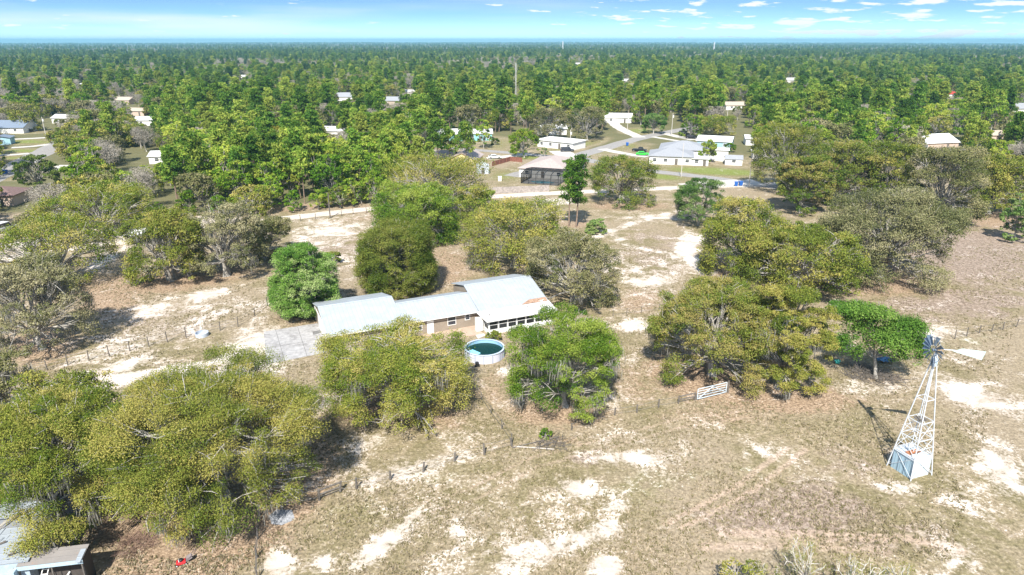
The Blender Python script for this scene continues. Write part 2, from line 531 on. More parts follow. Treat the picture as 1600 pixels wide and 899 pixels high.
def ground_material():
    m, t, out = new_mat('paddock_ground')
    p = N(t, 'ShaderNodeBsdfPrincipled')
    p.inputs['Roughness'].default_value = 0.95
    p.inputs['Specular IOR Level'].default_value = 0.1
    tcn = N(t, 'ShaderNodeTexCoord')

    def noise(scale, detail=5.0, rough=0.6, dist=0.0, off=0.0):
        mp = N(t, 'ShaderNodeMapping')
        mp.inputs['Location'].default_value = (off, off * 1.7, off * .3)
        t.links.new(tcn.outputs['Object'], mp.inputs[0])
        n = N(t, 'ShaderNodeTexNoise', i_Scale=scale, i_Detail=detail, i_Roughness=rough, i_Distortion=dist)
        t.links.new(mp.outputs[0], n.inputs['Vector'])
        return n.outputs[0]

    def attr(nm):
        return N(t, 'ShaderNodeAttribute', attribute_name=nm).outputs['Fac']

    def centred(v, k):
        return MATH(t, 'MULTIPLY', MATH(t, 'SUBTRACT', v, 0.5), k)
    fine = noise(3.4, 3.0, 0.7)
    grain = noise(1.5, 7.0, 0.78, off=31)
    tuft = noise(0.75, 6.0, 0.72, dist=0.4, off=7)
    mid = noise(0.22, 7.0, 0.68, dist=0.8)
    big = noise(0.05, 5.0, 0.6, off=13)
    # short dry pasture: olive, straw and mauve-brown thatch
    c = MIXC(t, STEP(t, mid, 0.40, 0.60), (0.205, 0.175, 0.095), (0.310, 0.250, 0.165))
    c = MIXC(t, STEP(t, big, 0.44, 0.62), c, (0.300, 0.243, 0.170))
    c = MIXC(t, STEP(t, grain, 0.52, 0.66), c, (0.370, 0.308, 0.212))
    c = MIXC(t, STEP(t, MATH(t, 'ADD', attr('dry'), centred(mid, 1.6)), 0.25, 0.65, 0, .85), c, MIXC(t, STEP(t, grain, 0.42, 0.60), (0.225, 0.170, 0.135), (0.360, 0.285, 0.240)))
    gm = STEP(t, MATH(t, 'ADD', attr('green'), MATH(t, 'ADD', centred(mid, 1.2), centred(tuft, .9))), 0.22, 0.70)
    gc = MIXC(t, STEP(t, attr('green'), 0.55, 0.85), MIXC(t, grain, (0.140, 0.138, 0.052), (0.255, 0.228, 0.105)), (0.180, 0.220, 0.050))
    c = MIXC(t, MATH(t, 'MULTIPLY', gm, 0.9), c, gc)
    lm = STEP(t, MATH(t, 'ADD', attr('litter'), MATH(t, 'ADD', centred(tuft, 1.1), centred(grain, .6))), 0.25, 0.62)
    lc = MIXC(t, STEP(t, fine, .3, .7), (0.220, 0.150, 0.098), (0.420, 0.312, 0.222))
    c = MIXC(t, MATH(t, 'MULTIPLY', lm, 0.9), c, lc)
    c = MIXC(t, STEP(t, MATH(t, 'ADD', attr('pinktrack'), centred(tuft, .9)), 0.3, 0.8, 0, .7), c, (0.46, 0.350, 0.275))
    # tufts and dark gaps
    dk = STEP(t, grain, 0.30, 0.50)
    c = MIXC(t, dk, MIXC(t, 1.0, c, (0.55, 0.56, 0.52), 'MULTIPLY'), c)
    c = MIXC(t, STEP(t, fine, 0.34, 0.66), MIXC(t, 1.0, c, (0.70, 0.69, 0.67), 'MULTIPLY'), MIXC(t, 1.0, c, (1.18, 1.17, 1.15), 'MULTIPLY'))
    # bare sand, ragged at every scale
    br = MATH(t, 'ADD', MATH(t, 'ADD', centred(tuft, 1.5), centred(mid, 1.7)), centred(grain, 2.1))
    sm = STEP(t, MATH(t, 'ADD', attr('sand'), br), 0.18, 0.80)
    chips = STEP(t, MATH(t, 'ADD', centred(fine, 1.6), MATH(t, 'ADD', centred(mid, 1.2), MATH(t, 'MULTIPLY', attr('sand'), 0.55))), 0.26, 0.36, 0, .85)
    sm = MATH(t, 'MAXIMUM', sm, chips)
    sc = MIXC(t, STEP(t, mid, .35, .65), (0.46, 0.39, 0.325), (0.68, 0.61, 0.54))
    sc = MIXC(t, STEP(t, grain, 0.56, 0.68), sc, (0.42, 0.345, 0.27))
    c = MIXC(t, sm, c, sc)
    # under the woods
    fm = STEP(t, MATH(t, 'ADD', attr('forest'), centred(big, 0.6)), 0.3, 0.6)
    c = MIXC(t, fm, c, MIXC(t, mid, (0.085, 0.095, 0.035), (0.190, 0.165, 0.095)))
    t.links.new(c, p.inputs['Base Color'])
    b = N(t, 'ShaderNodeBump')
    b.inputs['Strength'].default_value = 0.7
    b.inputs['Distance'].default_value = 0.15
    t.links.new(MATH(t, 'ADD', grain, MATH(t, 'MULTIPLY', fine, 0.5)), b.inputs['Height'])
    t.links.new(b.outputs[0], p.inputs['Normal'])
    t.links.new(p.outputs[0], out.inputs[0])
    return m


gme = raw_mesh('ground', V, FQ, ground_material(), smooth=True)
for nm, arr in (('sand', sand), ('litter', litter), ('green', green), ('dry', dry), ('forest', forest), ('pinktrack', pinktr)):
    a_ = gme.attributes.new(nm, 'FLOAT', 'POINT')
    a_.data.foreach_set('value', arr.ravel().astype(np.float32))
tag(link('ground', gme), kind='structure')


def ribbon(name, pts, width, mat, z=0.006, kerb=False):
    """a road: strip of constant width along surveyed ground points, resampled smooth"""
    P = [G(*q) for q in pts]
    Q = []
    for k in range(len(P) - 1):
        p0, p1, p2, p3 = P[max(k - 1, 0)], P[k], P[k + 1], P[min(k + 2, len(P) - 1)]
        for s in range(8):
            u = s / 8
            Q.append(0.5 * ((2 * p1) + (p2 - p0) * u + (2 * p0 - 5 * p1 + 4 * p2 - p3) * u * u + (3 * p1 - p0 - 3 * p2 + p3) * u ** 3))
    Q.append(P[-1])
    b = MB()
    L, R_ = [], []
    for k, q in enumerate(Q):
        d = (Q[min(k + 1, len(Q) - 1)] - Q[max(k - 1, 0)]).normalized()
        s = Vector((-d.y, d.x, 0)) * width / 2 * (1 + 0.06 * math.sin(k * 1.7))
        L.append((q + s).to_tuple()[:2] + (z,))
        R_.append((q - s).to_tuple()[:2] + (z,))
    for k in range(len(Q) - 1):
        b.quad(R_[k], R_[k + 1], L[k + 1], L[k])
    return tag(b.build(name, mat), kind='structure')


M['asphalt'] = plain('worn_asphalt', (0.27, 0.255, 0.24), 0.9, var=0.10, scale=0.8, alt=(0.21, 0.20, 0.195))
M['sandroad'] = plain('pale_sand_road', (0.54, 0.475, 0.40), 0.95, var=0.14, scale=0.6, alt=(0.42, 0.37, 0.25), alt_lo=.6, alt_hi=.72)
M['concrete'] = plain('pale_concrete', (0.50, 0.47, 0.425), 0.9, var=0.08, scale=0.7)
M['pad'] = plain('weathered_slab', (0.34, 0.33, 0.325), 0.9, var=0.2, scale=1.4, alt=(0.20, 0.19, 0.185), alt_lo=.48, alt_hi=.72)
ribbon('sandy_road', [(-60, 418), (60, 396), (140, 384), (230, 373), (330, 357), (420, 344.5), (500, 335), (595, 324.5), (700, 313), (800, 305.5), (900, 300.5), (1000, 296), (1060, 293.5), (1120, 291), (1200, 289), (1330, 285)], 4.6, M['sandroad'])
ribbon('street', [(1100, 196), (1064, 203), (1000, 216), (940, 233), (895, 246), (850, 262), (800, 276)], 7.0, M['asphalt'], 0.010)
ribbon('side_street', [(900, 246), (960, 259), (1000, 265.5), (1080, 274.5), (1140, 282), (1200, 291), (1260, 300)], 5.6, M['asphalt'], 0.014)
ribbon('lane', [(880, 247), (820, 241), (760, 236), (700, 231), (640, 228)], 5.0, M['asphalt'], 0.018)
ribbon('left_street', [(-60, 300), (0, 273), (40, 252), (85, 229), (100, 219), (100, 212)], 9.0, M['asphalt'], 0.010)
for nm, pts, w in (('driveway', [(5, 218.5), (40, 217), (80, 215)], 4), ('driveway', [(18, 231), (50, 229), (75, 226)], 4), ('driveway', [(-10, 243), (20, 242), (45, 240)], 4),
                   ('driveway', [(940, 233), (980, 241), (1012, 245)], 4.5), ('driveway', [(1040, 209), (1060, 214), (1085, 219)], 4.5), ('driveway', [(1020, 214), (1050, 219), (1085, 224)], 3),
                   ('driveway', [(1000, 215), (975, 204), (962, 196), (958, 190)], 5.5), ('driveway', [(890, 247), (880, 240), (872, 236)], 8), ('driveway', [(1075, 292), (1120, 287), (1185, 285)], 9),
                   ('driveway', [(760, 248), (790, 245), (830, 241)], 5), ('driveway', [(80, 268), (95, 262), (108, 258)], 6)):
    ribbon(nm, pts, w, M['concrete'], 0.024)
b = MB()
pc = [G(412, 519), G(416, 570), G(515.5, 550), G(500, 505)]
b.prism([(p.x, p.y, -0.05) for p in pc], [(p.x, p.y, 0.06) for p in pc])
tag(b.build('concrete_slab', M['pad']), kind='structure')
b = MB()
for (u, v) in (((445, 564), (430, 514)), ((480, 557), (465, 511)), ((414, 545), (508, 528))):
    a_, c2 = G(*u, .064), G(*v, .064)
    b.bar(a_, c2, 0.05, 0.01)
tag(b.build('slab_joints', plain('slab_joint', (0.12, 0.115, 0.11))), kind='structure')
b = MB()
q = [G(488, 519), G(501.5, 516), G(503, 521), G(489.5, 524)]
b.prism([(p.x, p.y, .061) for p in q], [(p.x, p.y, .066) for p in q])
tag(b.build('slab_stain', plain('dark_stain', (0.16, 0.155, 0.15), var=.3)), kind='structure')


# ------------------------------------------------------------------ trees
def unit(a):
    return a / np.maximum(np.linalg.norm(a, axis=-1, keepdims=True), 1e-9)


def leaf_quads(rng, C, size, up=0.35, out=None, aspect=0.55):
    n = len(C)
    nr = rng.normal(size=(n, 3))
    nr[:, 2] += up
    if out is not None:
        nr += out * 0.5
    nr = unit(nr)
    t_ = unit(np.cross(nr, rng.normal(size=(n, 3))))
    b_ = np.cross(nr, t_)
    s = (size * rng.uniform(.65, 1.35, n))[:, None]
    V = np.stack([C + t_ * s, C + b_ * s * aspect, C - t_ * s, C - b_ * s * aspect], 1).reshape(-1, 3)
    return V, np.arange(4 * n).reshape(n, 4)


def strands(rng, C, ln, w):
    """hanging moss: narrow tapering curtains"""
    n = len(C)
    a = rng.uniform(0, math.pi, n)
    d = np.stack([np.cos(a), np.sin(a), np.zeros(n)], 1) * (w * rng.uniform(.6, 1.4, n))[:, None]
    L = (ln * rng.uniform(.5, 1.5, n))[:, None] * np.array([0, 0, -1.0])
    j = rng.normal(size=(n, 3)) * 0.12
    V = np.stack([C - d, C + d, C + d * .35 + L + j, C - d * .35 + L + j], 1).reshape(-1, 3)
    return V, np.arange(4 * n).reshape(n, 4)


def tubes(paths, n=5):
    """list of (points (k,3), radii (k,)) into one quad mesh"""
    Vs, Fs, base = [], [], 0
    ang = np.arange(n) * 2 * math.pi / n
    ca, sa = np.cos(ang), np.sin(ang)
    for P, R in paths:
        P = np.asarray(P, float)
        k = len(P)
        d = unit(np.gradient(P, axis=0))
        up = np.where(np.abs(d[:, 2:3]) < 0.9, np.array([[0, 0, 1.0]]), np.array([[1.0, 0, 0]]))
        s = unit(np.cross(d, up))
        u = np.cross(s, d)
        ring = P[:, None, :] + (s[:, None, :] * ca[None, :, None] + u[:, None, :] * sa[None, :, None]) * np.asarray(R)[:, None, None]
        Vs.append(ring.reshape(-1, 3))
        ii, kk = np.meshgrid(np.arange(k - 1), np.arange(n), indexing='ij')
        k2 = (kk + 1) % n
        Fs.append(np.stack([base + ii * n + kk, base + ii * n + k2, base + (ii + 1) * n + k2, base + (ii + 1) * n + kk], -1).reshape(-1, 4))
        base += k * n
    return np.concatenate(Vs), np.concatenate(Fs)


def limb(rng, a, b, r0, r1, sag=0.0, wob=0.08, k=6):
    a, b = np.asarray(a, float), np.asarray(b, float)
    L = np.linalg.norm(b - a)
    u = np.linspace(0, 1, k)[:, None]
    mid = (a + b) / 2 + rng.normal(size=3) * wob * L + np.array([0, 0, sag * L])
    P = (1 - u) ** 2 * a + 2 * u * (1 - u) * mid + u * u * b
    P[1:-1] += rng.normal(size=(k - 2, 3)) * wob * L * .22
    return P, np.linspace(r0, r1, k)


def spread_tree(seed, kind, Rx, Ry, h, zb, lobes=22, lobe_r=.34, per_lobe=20, per_cl=34, leaf=.24, bark='bark', moss=0, zmf=.45,
                twigs=3, trunk_r=None, multi=1, up=.35, dens_in=.85, tufty=.25, aspect=.55, lobe_list=None, skirt=.45):
    """oak-like tree: trunk, crooked limbs to each bough, leaf clumps on the boughs. Returns trunk, crown, moss meshes."""
    rng = np.random.default_rng(seed)
    R = (Rx + Ry) / 2
    zm = zb + (h - zb) * zmf
    trunk_r = trunk_r or max(.10, R * .055)
    if lobe_list is None:
        Ld = []
        gold = math.pi * (3 - math.sqrt(5))
        for i in range(lobes):
            e = 1 - (i + .5) / lobes * (1 + skirt)          # from the zenith to a little under the equator
            e += rng.normal() * .07
            a = i * gold + rng.normal() * .25
            e = max(-skirt, min(.99, e))
            ce = math.sqrt(1 - e * e)
            Ld.append((ce * math.cos(a), ce * math.sin(a), e))
        Ld = np.array(Ld)
        hu, hl = h - zm, zm - zb
        f = np.where(Ld[:, 2] < .15, rng.uniform(.62, .93, lobes), np.where(Ld[:, 2] < .6, rng.uniform(.56, .96, lobes), rng.uniform(.50, .95, lobes)))
        LC = np.stack([Ld[:, 0] * Rx * f, Ld[:, 1] * Ry * f, zm + np.where(Ld[:, 2] > 0, np.abs(Ld[:, 2]) ** .88 * hu, Ld[:, 2] / skirt * hl) * (f + .05)], 1)
        LR = lobe_r * R * rng.uniform(.55, 1.5, lobes)
    else:
        LC = np.array([q[:3] for q in lobe_list], float)
        LR = np.array([q[3] for q in lobe_list], float)
    cen0 = np.array([0, 0, zm * .8])
    CC, CT, CR, LI = [], [], [], []
    tone = rng.uniform(-.30, .30, len(LC))
    for li, (c, lr) in enumerate(zip(LC, LR)):
        k = max(4, int(per_lobe * (lr / (lobe_r * R + 1e-6)) ** 1.6)) if lobe_list is None else int(per_lobe * lr * lr)
        d = unit(rng.normal(size=(k, 3)) + unit((c - cen0)[None])[0] * .9 + np.array([0, 0, .45]))
        rr = lr * np.where(rng.random(k) < dens_in, rng.uniform(.80, 1.12, k), rng.uniform(.3, .8, k))
        p = c + d * rr[:, None] * np.array([1, 1, .75])
        CC.append(p)
        CT.append(tone[li] + rng.uniform(.28, .72, k))
        CR.append(lr * tufty * rng.uniform(.65, 1.35, k))
        LI.append(np.full(k, li))
    CC, CT, CR, LI = map(np.concatenate, (CC, CT, CR, LI))
    q = np.sqrt((CC[:, 0] / (Rx * 1.06)) ** 2 + (CC[:, 1] / (Ry * 1.06)) ** 2)
    if lobe_list is None:
        s = np.where(q > 1, 1 / np.maximum(q, 1e-6), 1)
        CC[:, 0] *= s
        CC[:, 1] *= s
    CC[:, 2] = np.clip(CC[:, 2], zb, h - CR * .3)
    nl = max(1, per_cl)
    cnt = np.maximum(4, (nl * (CR / CR.mean()) ** 1.7)).astype(int)
    idx = np.repeat(np.arange(len(CC)), cnt)
    # each clump is a small ragged dome of leaves, facing out from its twig
    d = rng.normal(size=(len(idx), 3)) + np.array([0, 0, .55])
    d = unit(d)
    rad = CR[idx] * np.clip(rng.normal(.95, .28, len(idx)), .1, 1.9)
    off = d * rad[:, None] * np.array([1.15, 1.15, .72])
    LCn = CC[idx] + off
    LCn[:, 2] = np.maximum(LCn[:, 2], zb * .6)
    Vv, Ff = leaf_quads(rng, LCn, leaf, up, d * 2.2, aspect)
    tint = np.clip(CT[idx] + rng.normal(0, .12, len(idx)), 0, 1)
    crown = raw_mesh('crown', Vv, Ff, LEAF[kind], tint)
    # wood
    paths = []
    for t_i in range(multi):
        root = np.array([rng.normal() * R * .07, rng.normal() * R * .07, -.1]) * (multi > 1)
        root[2] = -.1
        fork = np.array([root[0] * 2.2 + rng.normal() * R * .05, root[1] * 2.2 + rng.normal() * R * .05, max(zb * .9, h * (.2 if lobe_list is None else .3))])
        P, Rr = limb(rng, root, fork, trunk_r * 1.25, trunk_r * .85, 0, .06, 5)
        Rr[0] *= 1.35
        paths.append((P, Rr))
        mine = [i for i in range(len(LC)) if i % multi == t_i]
        for i in mine:
            lr0 = trunk_r * rng.uniform(.32, .5)
            P, Rr = limb(rng, fork, LC[i], lr0, lr0 * .35, .10, .10, 7)
            paths.append((P, Rr))
            js = np.where(LI == i)[0]
            if len(js):
                for j in rng.choice(js, min(twigs * 2, len(js)), replace=False):
                    s0 = P[rng.integers(3, 7)]
                    P2, R2 = limb(rng, s0, CC[j] + unit((CC[j] - cen0)[None])[0] * CR[j] * 1.25, lr0 * .35, .018, .06, .12, 4)
                    paths.append((P2, R2))
    tv, tf = tubes(paths)
    trunk = raw_mesh('trunk', tv, tf, M[bark], smooth=True)
    mo = None
    if moss:
        low = np.where(CC[:, 2] < zm + (h - zm) * .55)[0]
        pick = rng.choice(low, moss) if len(low) else []
        reps = np.repeat(pick, 60)
        Cm = CC[reps] + rng.normal(size=(len(reps), 3)) * np.array([.38, .38, .35])
        Vm, Fm = strands(rng, Cm, min(.9, zm * .25), .035)
        Vm[:, 2] = np.maximum(Vm[:, 2], .15)
        mo = raw_mesh('moss_clumps', Vm, Fm, M['moss'], np.random.default_rng(seed).uniform(0, 1, len(Fm)))
    return trunk, crown, mo


def pine_tree(seed, h, R, leaf=.5, lobes=15, per=9, per_cl=14, start=.5, kind='pine'):
    rng = np.random.default_rng(seed)
    lean = rng.normal(size=2) * h * .02
    LC, LR = [], []
    for i in range(lobes):
        u = (i + .5) / lobes
        z = h * (start + (1 - start) * (u ** .9)) - .3
        rad = R * (.95 - .75 * max(0, (u - .35) / .65) ** 1.4) * rng.uniform(.55, 1.0)
        if u < .2:
            rad *= .8
        a = i * 2.4 + rng.normal() * .4
        LC.append((rad * .7 * math.cos(a) + lean[0] * u, rad * .7 * math.sin(a) + lean[1] * u, z))
        LR.append(R * rng.uniform(.32, .5))
    LC.append((lean[0], lean[1], h - R * .25))
    LR.append(R * .35)
    LC, LR = np.array(LC), np.array(LR)
    CC, CR, CT = [], [], []
    for c, lr in zip(LC, LR):
        d = unit(rng.normal(size=(per, 3)) + np.array([0, 0, .3]))
        CC.append(c + d * lr * rng.uniform(.5, 1.0, per)[:, None] * np.array([1, 1, .6]))
        CR.append(np.full(per, lr))
        CT.append(rng.uniform(.25, .75, per) + rng.uniform(-.15, .15))
    CC, CR, CT = map(np.concatenate, (CC, CR, CT))
    idx = np.repeat(np.arange(len(CC)), per_cl)
    P = CC[idx] + rng.normal(size=(len(idx), 3)) * (CR[idx] * .3)[:, None] * np.array([1, 1, .6])
    Vv, Ff = leaf_quads(rng, P, leaf, .5, None, .35)
    crown = raw_mesh('crown', Vv, Ff, LEAF[kind], np.clip(CT[idx] + rng.uniform(-.2, .2, len(idx)), 0, 1))
    r0 = max(.14, h * .013)
    paths = [limb(rng, (0, 0, -.1), (lean[0], lean[1], h * .97), r0, r0 * .25, 0, .008, 7)]
    for c in LC[:-1]:
        u = c[2] / h * .94
        paths.append(limb(rng, (lean[0] * u, lean[1] * u, c[2] - .5), c, r0 * .4, r0 * .12, .05, .06, 4))
    for k in range(4):                      # dead snags on the bare part of the stem
        z = h * rng.uniform(.3, start)
        a = rng.uniform(0, 6.28)
        paths.append(limb(rng, (lean[0] * z / h, lean[1] * z / h, z), (1.1 * math.cos(a), 1.1 * math.sin(a), z + .3), r0 * .2, .02, 0, .05, 3))
    tv, tf = tubes(paths)
    return raw_mesh('trunk', tv, tf, M['pine_bark'], smooth=True), crown, None


def bare_tree(seed, h, R, kind='bare', bark='pale_bark', n=2600, leaf=.33):
    """leafless or budding tree: pale limbs under a haze of fine twigs"""
    rng = np.random.default_rng(seed)
    paths = [limb(rng, (0, 0, -.1), (rng.normal() * .3, rng.normal() * .3, h * .3), R * .05, R * .04, 0, .03, 4)]
    fork = paths[0][0][-1]
    tips = []
    for i in range(11):
        a = i * 2.4
        e = rng.uniform(.25, 1.0)
        tip = np.array([math.cos(a) * R * (1.05 - e * .75), math.sin(a) * R * (1.05 - e * .75), h * (.45 + .48 * e)])
        P, Rr = limb(rng, fork, tip, R * .022, .03, .10, .08, 6)
        paths.append((P, Rr))
        for k in range(6):
            s0 = P[rng.integers(2, 6)]
            tp = s0 + unit(rng.normal(size=3) + (tip - fork) / R + np.array([0, 0, .6])) * R * rng.uniform(.2, .42)
            paths.append(limb(rng, s0, tp, .04, .014, .04, .1, 4))
            tips.append(tp)
    tips = np.array(tips)
    idx = rng.integers(0, len(tips), n)
    P = tips[idx] + rng.normal(size=(n, 3)) * R * .14
    P[:, 2] = np.clip(P[:, 2], h * .25, h)
    V1, F1 = leaf_quads(rng, P, leaf, .2, None, .16)
    crown = raw_mesh('crown', V1, F1, LEAF[kind], np.clip(rng.uniform(.1, .9, n), 0, 1))
    tv, tf = tubes(paths)
    return raw_mesh('trunk', tv, tf, M[bark], smooth=True), crown, None


def plant(name, label, cat, meshes, loc, rz=0.0, sc=1.0, group=None):
    o = empty(name, loc, rz, label, cat, group)
    if isinstance(sc, (int, float)):
        sc = (sc, sc, sc)
    o.scale = sc
    for nm, me in zip(('trunk', 'crown', 'moss_clumps'), meshes):
        if me:
            link(nm, me, o)
    return o


_u = np.random.default_rng(1).normal(size=(500, 3))
_u = unit(_u)


def crown_fit(x0, x1, y0, y1, zb=.8, zmf=.45, dr=1.0):
    """ellipsoid crown (centre X, Y, radius, height) whose outline fills this surveyed box"""
    X, Y, R, h = (0, 0, 5, 8)
    p = G((x0 + x1) / 2, y1, zb)
    Y = p.y + 4
    X = p.x
    for it in range(40):
        zm = zb + (h - zb) * zmf
        dz = np.where(_u[:, 2] > 0, (h - zm), (zm - zb))
        qx, qy = PJ(X + _u[:, 0] * R, Y + _u[:, 1] * R * dr, zm + _u[:, 2] * dz)
        pm = F / (Y * CP + (CAMH - zm) * SP)
        R = max(.4, R * ((x1 - x0) / (qx.max() - qx.min())) ** .8)
        X += ((x0 + x1) / 2 - (qx.max() + qx.min()) / 2) / pm
        g0 = G(800, qy.max(), zb).y
        g1 = G(800, y1, zb).y
        Y += (g1 - g0) * .7
        h = min(26, max(zb + .5, h + (qy.min() - y0) / pm * .7))
    return X, Y, R, h


HERO = []            # (X, Y, R, h) footprints


def hero(name, label, cat, box, kind, seed, zb=.8, zmf=.45, dr=1.0, group=None, **kw):
    X, Y, R, h = crown_fit(*box, zb=zb, zmf=zmf, dr=dr)
    HERO.append((X, Y, R * max(1, dr), h))
    R, h = R * .95, h * .95
    lo = kw.pop('leaf', .24)
    dens = kw.pop('dens', 1.0)
    lobes = int(1.35 * kw.pop('lobes', int(10 + R * 2.4)))
    per_lobe = kw.pop('per_lobe', max(8, int(10 + R * 1.3)))
    lo *= .62
    me = spread_tree(seed, kind, R, R * dr, h, zb, lobes=lobes, per_lobe=max(5, int(per_lobe * .52)), per_cl=int(kw.pop('per_cl', 38) * dens * 2.1), leaf=lo, zmf=zmf, **kw)
    print('hero %-60s X%.0f Y%.0f R%.1f h%.1f' % (label[:60], X, Y, R, h))
    return plant(name, label, cat, me, (X, Y, 0))


hero('oak_tree', 'huge spreading live oak with bare grey limbs showing, over the rusty sheds', 'tree', (150, 500, 566, 815), 'olive', 21, zb=1.0, lobe_r=.27, leaf=.10, per_cl=150, lobes=64, per_lobe=24, twigs=6, moss=40)
hero('oak_tree', 'mossy live oak leaning over the lower shed roof at the frame corner', 'tree', (-100, 215, 612, 842), 'gold', 22, zb=1.4, lobe_r=.27, leaf=.10, per_cl=140, lobes=40, per_lobe=24, twigs=5, moss=34)
hero('oak_tree', 'small green-topped oak between the white sand track and the huge oak', 'tree', (18, 200, 580, 700), 'olive', 23, zb=1.0, leaf=.18, moss=8)
hero('oak_tree', 'grey mossy oak cut by the edge of the picture below the wire fence', 'tree', (-75, 58, 548, 650), 'greyoak', 24, zb=1.0, leaf=.18, moss=20)
hero('oak_tree', 'low yellow-green oak in front of the long white roof, beside the round pool', 'tree', (505, 732, 510, 660), 'gold', 25, zb=.8, lobe_r=.26, leaf=.125, per_cl=88, lobes=40, per_lobe=22, twigs=5, moss=10)
hero('oak_tree', 'vivid green oak draped with grey moss, right of the round pool', 'tree', (802, 970, 482, 636), 'bright', 26, zb=1.0, lobe_r=.30, leaf=.13, per_cl=88, lobes=34, per_lobe=22, moss=46, twigs=3)
hero('oak_tree', 'broad rust-tinted oak above the white field gate', 'tree', (1020, 1225, 436, 592), 'rust', 27, zb=.8, lobe_r=.25, leaf=.135, per_cl=84, lobes=46, per_lobe=22, moss=16)
hero('oak_tree', 'rust-tinted oak touching the bright young tree by the windmill', 'tree', (1150, 1304, 440, 606), 'olive', 28, zb=.6, lobe_r=.26, leaf=.135, per_cl=84, lobes=38, per_lobe=22, moss=10)
hero('oak_tree', 'pale yellow-green oak beside the curved sand tracks', 'tree', (1102, 1235, 308, 428), 'gold', 29, zb=.6, leaf=.22, per_cl=46, lobes=34, per_lobe=20, moss=12)
hero('oak_tree', 'dark olive oak behind the broad rust-tinted oak', 'tree', (1170, 1352, 354, 464), 'olive', 30, zb=.6, lobe_r=.28, leaf=.22, per_cl=44, lobes=42, per_lobe=20)
hero('oak_tree', 'large grey-green oak with pale open limbs, at the edge of the bare brown pasture', 'tree', (1287, 1496, 296, 434), 'paleoak', 31, zb=.8, lobe_r=.30, leaf=.21, per_cl=46, lobes=50, per_lobe=34, twigs=3, moss=14)
hero('oak_tree', 'drab olive oak in the back yard, beyond the mossy grey oak', 'tree', (722, 885, 312, 418), 'olive', 32, zb=.6, leaf=.22, per_cl=44, lobes=36, per_lobe=20, moss=14)
hero('oak_tree', 'mossy grey oak overhanging the rusty end of the roof', 'tree', (826, 968, 362, 474), 'greyoak', 33, zb=.6, leaf=.20, per_cl=46, lobes=36, per_lobe=22, moss=14)
hero('oak_tree', 'brown-olive oak between the round green oak and the small grey garden shed', 'tree', (600, 768, 250, 338), 'olive', 34, zb=.6, leaf=.25, per_cl=40, lobes=34, per_lobe=18)
hero('oak_tree', 'round bright green oak behind the dense olive cedar', 'tree', (588, 710, 286, 380), 'bright', 35, zb=.3, skirt=.7, leaf=.22, per_cl=50, lobes=48, per_lobe=22)
hero('oak_tree', 'small green oak beside the grey plank fence', 'tree', (712, 778, 290, 342), 'bright', 36, zb=.5, leaf=.24, per_cl=40)
hero('cedar_tree', 'dense rounded olive cedar behind the low middle roof', 'tree', (560, 676, 343, 458), 'cedar', 37, zb=.15, zmf=.42, skirt=.85, lobe_r=.36, leaf=.15, per_cl=80, lobes=52, per_lobe=30, tufty=.24)
hero('cedar_tree', 'round light green cedar by the corner of the garage roof', 'tree', (425, 526, 378, 493), 'cedargreen', 38, zb=.15, zmf=.42, skirt=.85, lobe_r=.36, leaf=.15, per_cl=76, lobes=50, per_lobe=28, tufty=.24)
hero('oak_tree', 'low oak at the left end of the thicket below the sandy road', 'tree', (195, 325, 322, 437), 'olive', 39, zb=.5, leaf=.22, per_cl=42, lobes=32, multi=3, moss=18)
hero('oak_tree', 'grey twiggy oak in the middle of the thicket below the sandy road', 'tree', (285, 408, 310, 430), 'paleoak', 40, zb=.5, leaf=.22, per_cl=42, lobes=32, multi=3, moss=12)
hero('oak_tree', 'low grey-green oak closing the right end of the thicket below the sandy road', 'tree', (362, 452, 340, 404), 'greyoak', 41, zb=.4, leaf=.22, per_cl=36, lobes=26, multi=2)
hero('oak_tree', 'grey leaning oak with a dark trunk, left of the upper wire fence', 'tree', (-50, 140, 400, 544), 'paleoak', 42, zb=.8, leaf=.20, per_cl=38, lobes=36, per_lobe=18, twigs=6, moss=24)
hero('oak_tree', 'golden oak standing over white sand yards at the left edge', 'tree', (-20, 175, 335, 440), 'gold', 43, zb=.8, leaf=.22, per_cl=36, lobes=34, per_lobe=18)
hero('oak_tree', 'yellowish oak behind the white canopy', 'tree', (60, 235, 290, 372), 'gold', 44, zb=.8, leaf=.24, per_cl=36, lobes=32)
hero('oak_tree', 'small round olive tree standing alone by the white concrete apron', 'tree', (1058, 1131, 277, 346), 'bluegreen', 45, zb=1.2, leaf=.21, per_cl=40, lobes=24, moss=10)
hero('oak_tree', 'wide dark oak between the two tall pines and the side street', 'tree', (928, 1025, 243, 316), 'rust', 46, zb=.6, leaf=.24, per_cl=38, lobes=32, multi=2, moss=10)
hero('bush', 'round grey-green bush at the foot of the two tall pines', 'bush', (917, 947, 342, 365), 'bluegreen', 47, zb=.1, zmf=.3, leaf=.17, per_cl=36, lobes=16)
hero('bush', 'small dark bush alone on the pale sand', 'bush', (508, 532, 392, 411), 'cedar', 48, zb=.1, zmf=.3, leaf=.16, per_cl=36, lobes=14)
hero('bush', 'low bush against the porch wall above the pool', 'bush', (759, 784, 517, 533), 'olive', 49, zb=.1, zmf=.3, leaf=.13, per_cl=36, lobes=12)
hero('bush', 'tiny bright shrub beside the fallen fence timbers', 'bush', (842, 862, 667, 686), 'bright', 50, zb=.05, zmf=.3, leaf=.11, per_cl=30, lobes=9)
hero('oak_tree', 'bright green tree at the right edge of the brown pasture', 'tree', (1562, 1625, 300, 374), 'bluegreen', 51, zb=.5, leaf=.22, per_cl=40, lobes=26)
hero('broadleaf_tree', 'dark broad-leaved tree hiding the left street corner', 'tree', (20, 90, 243, 292), 'dark', 52, zb=1.0, leaf=.34, per_cl=26, lobes=24)
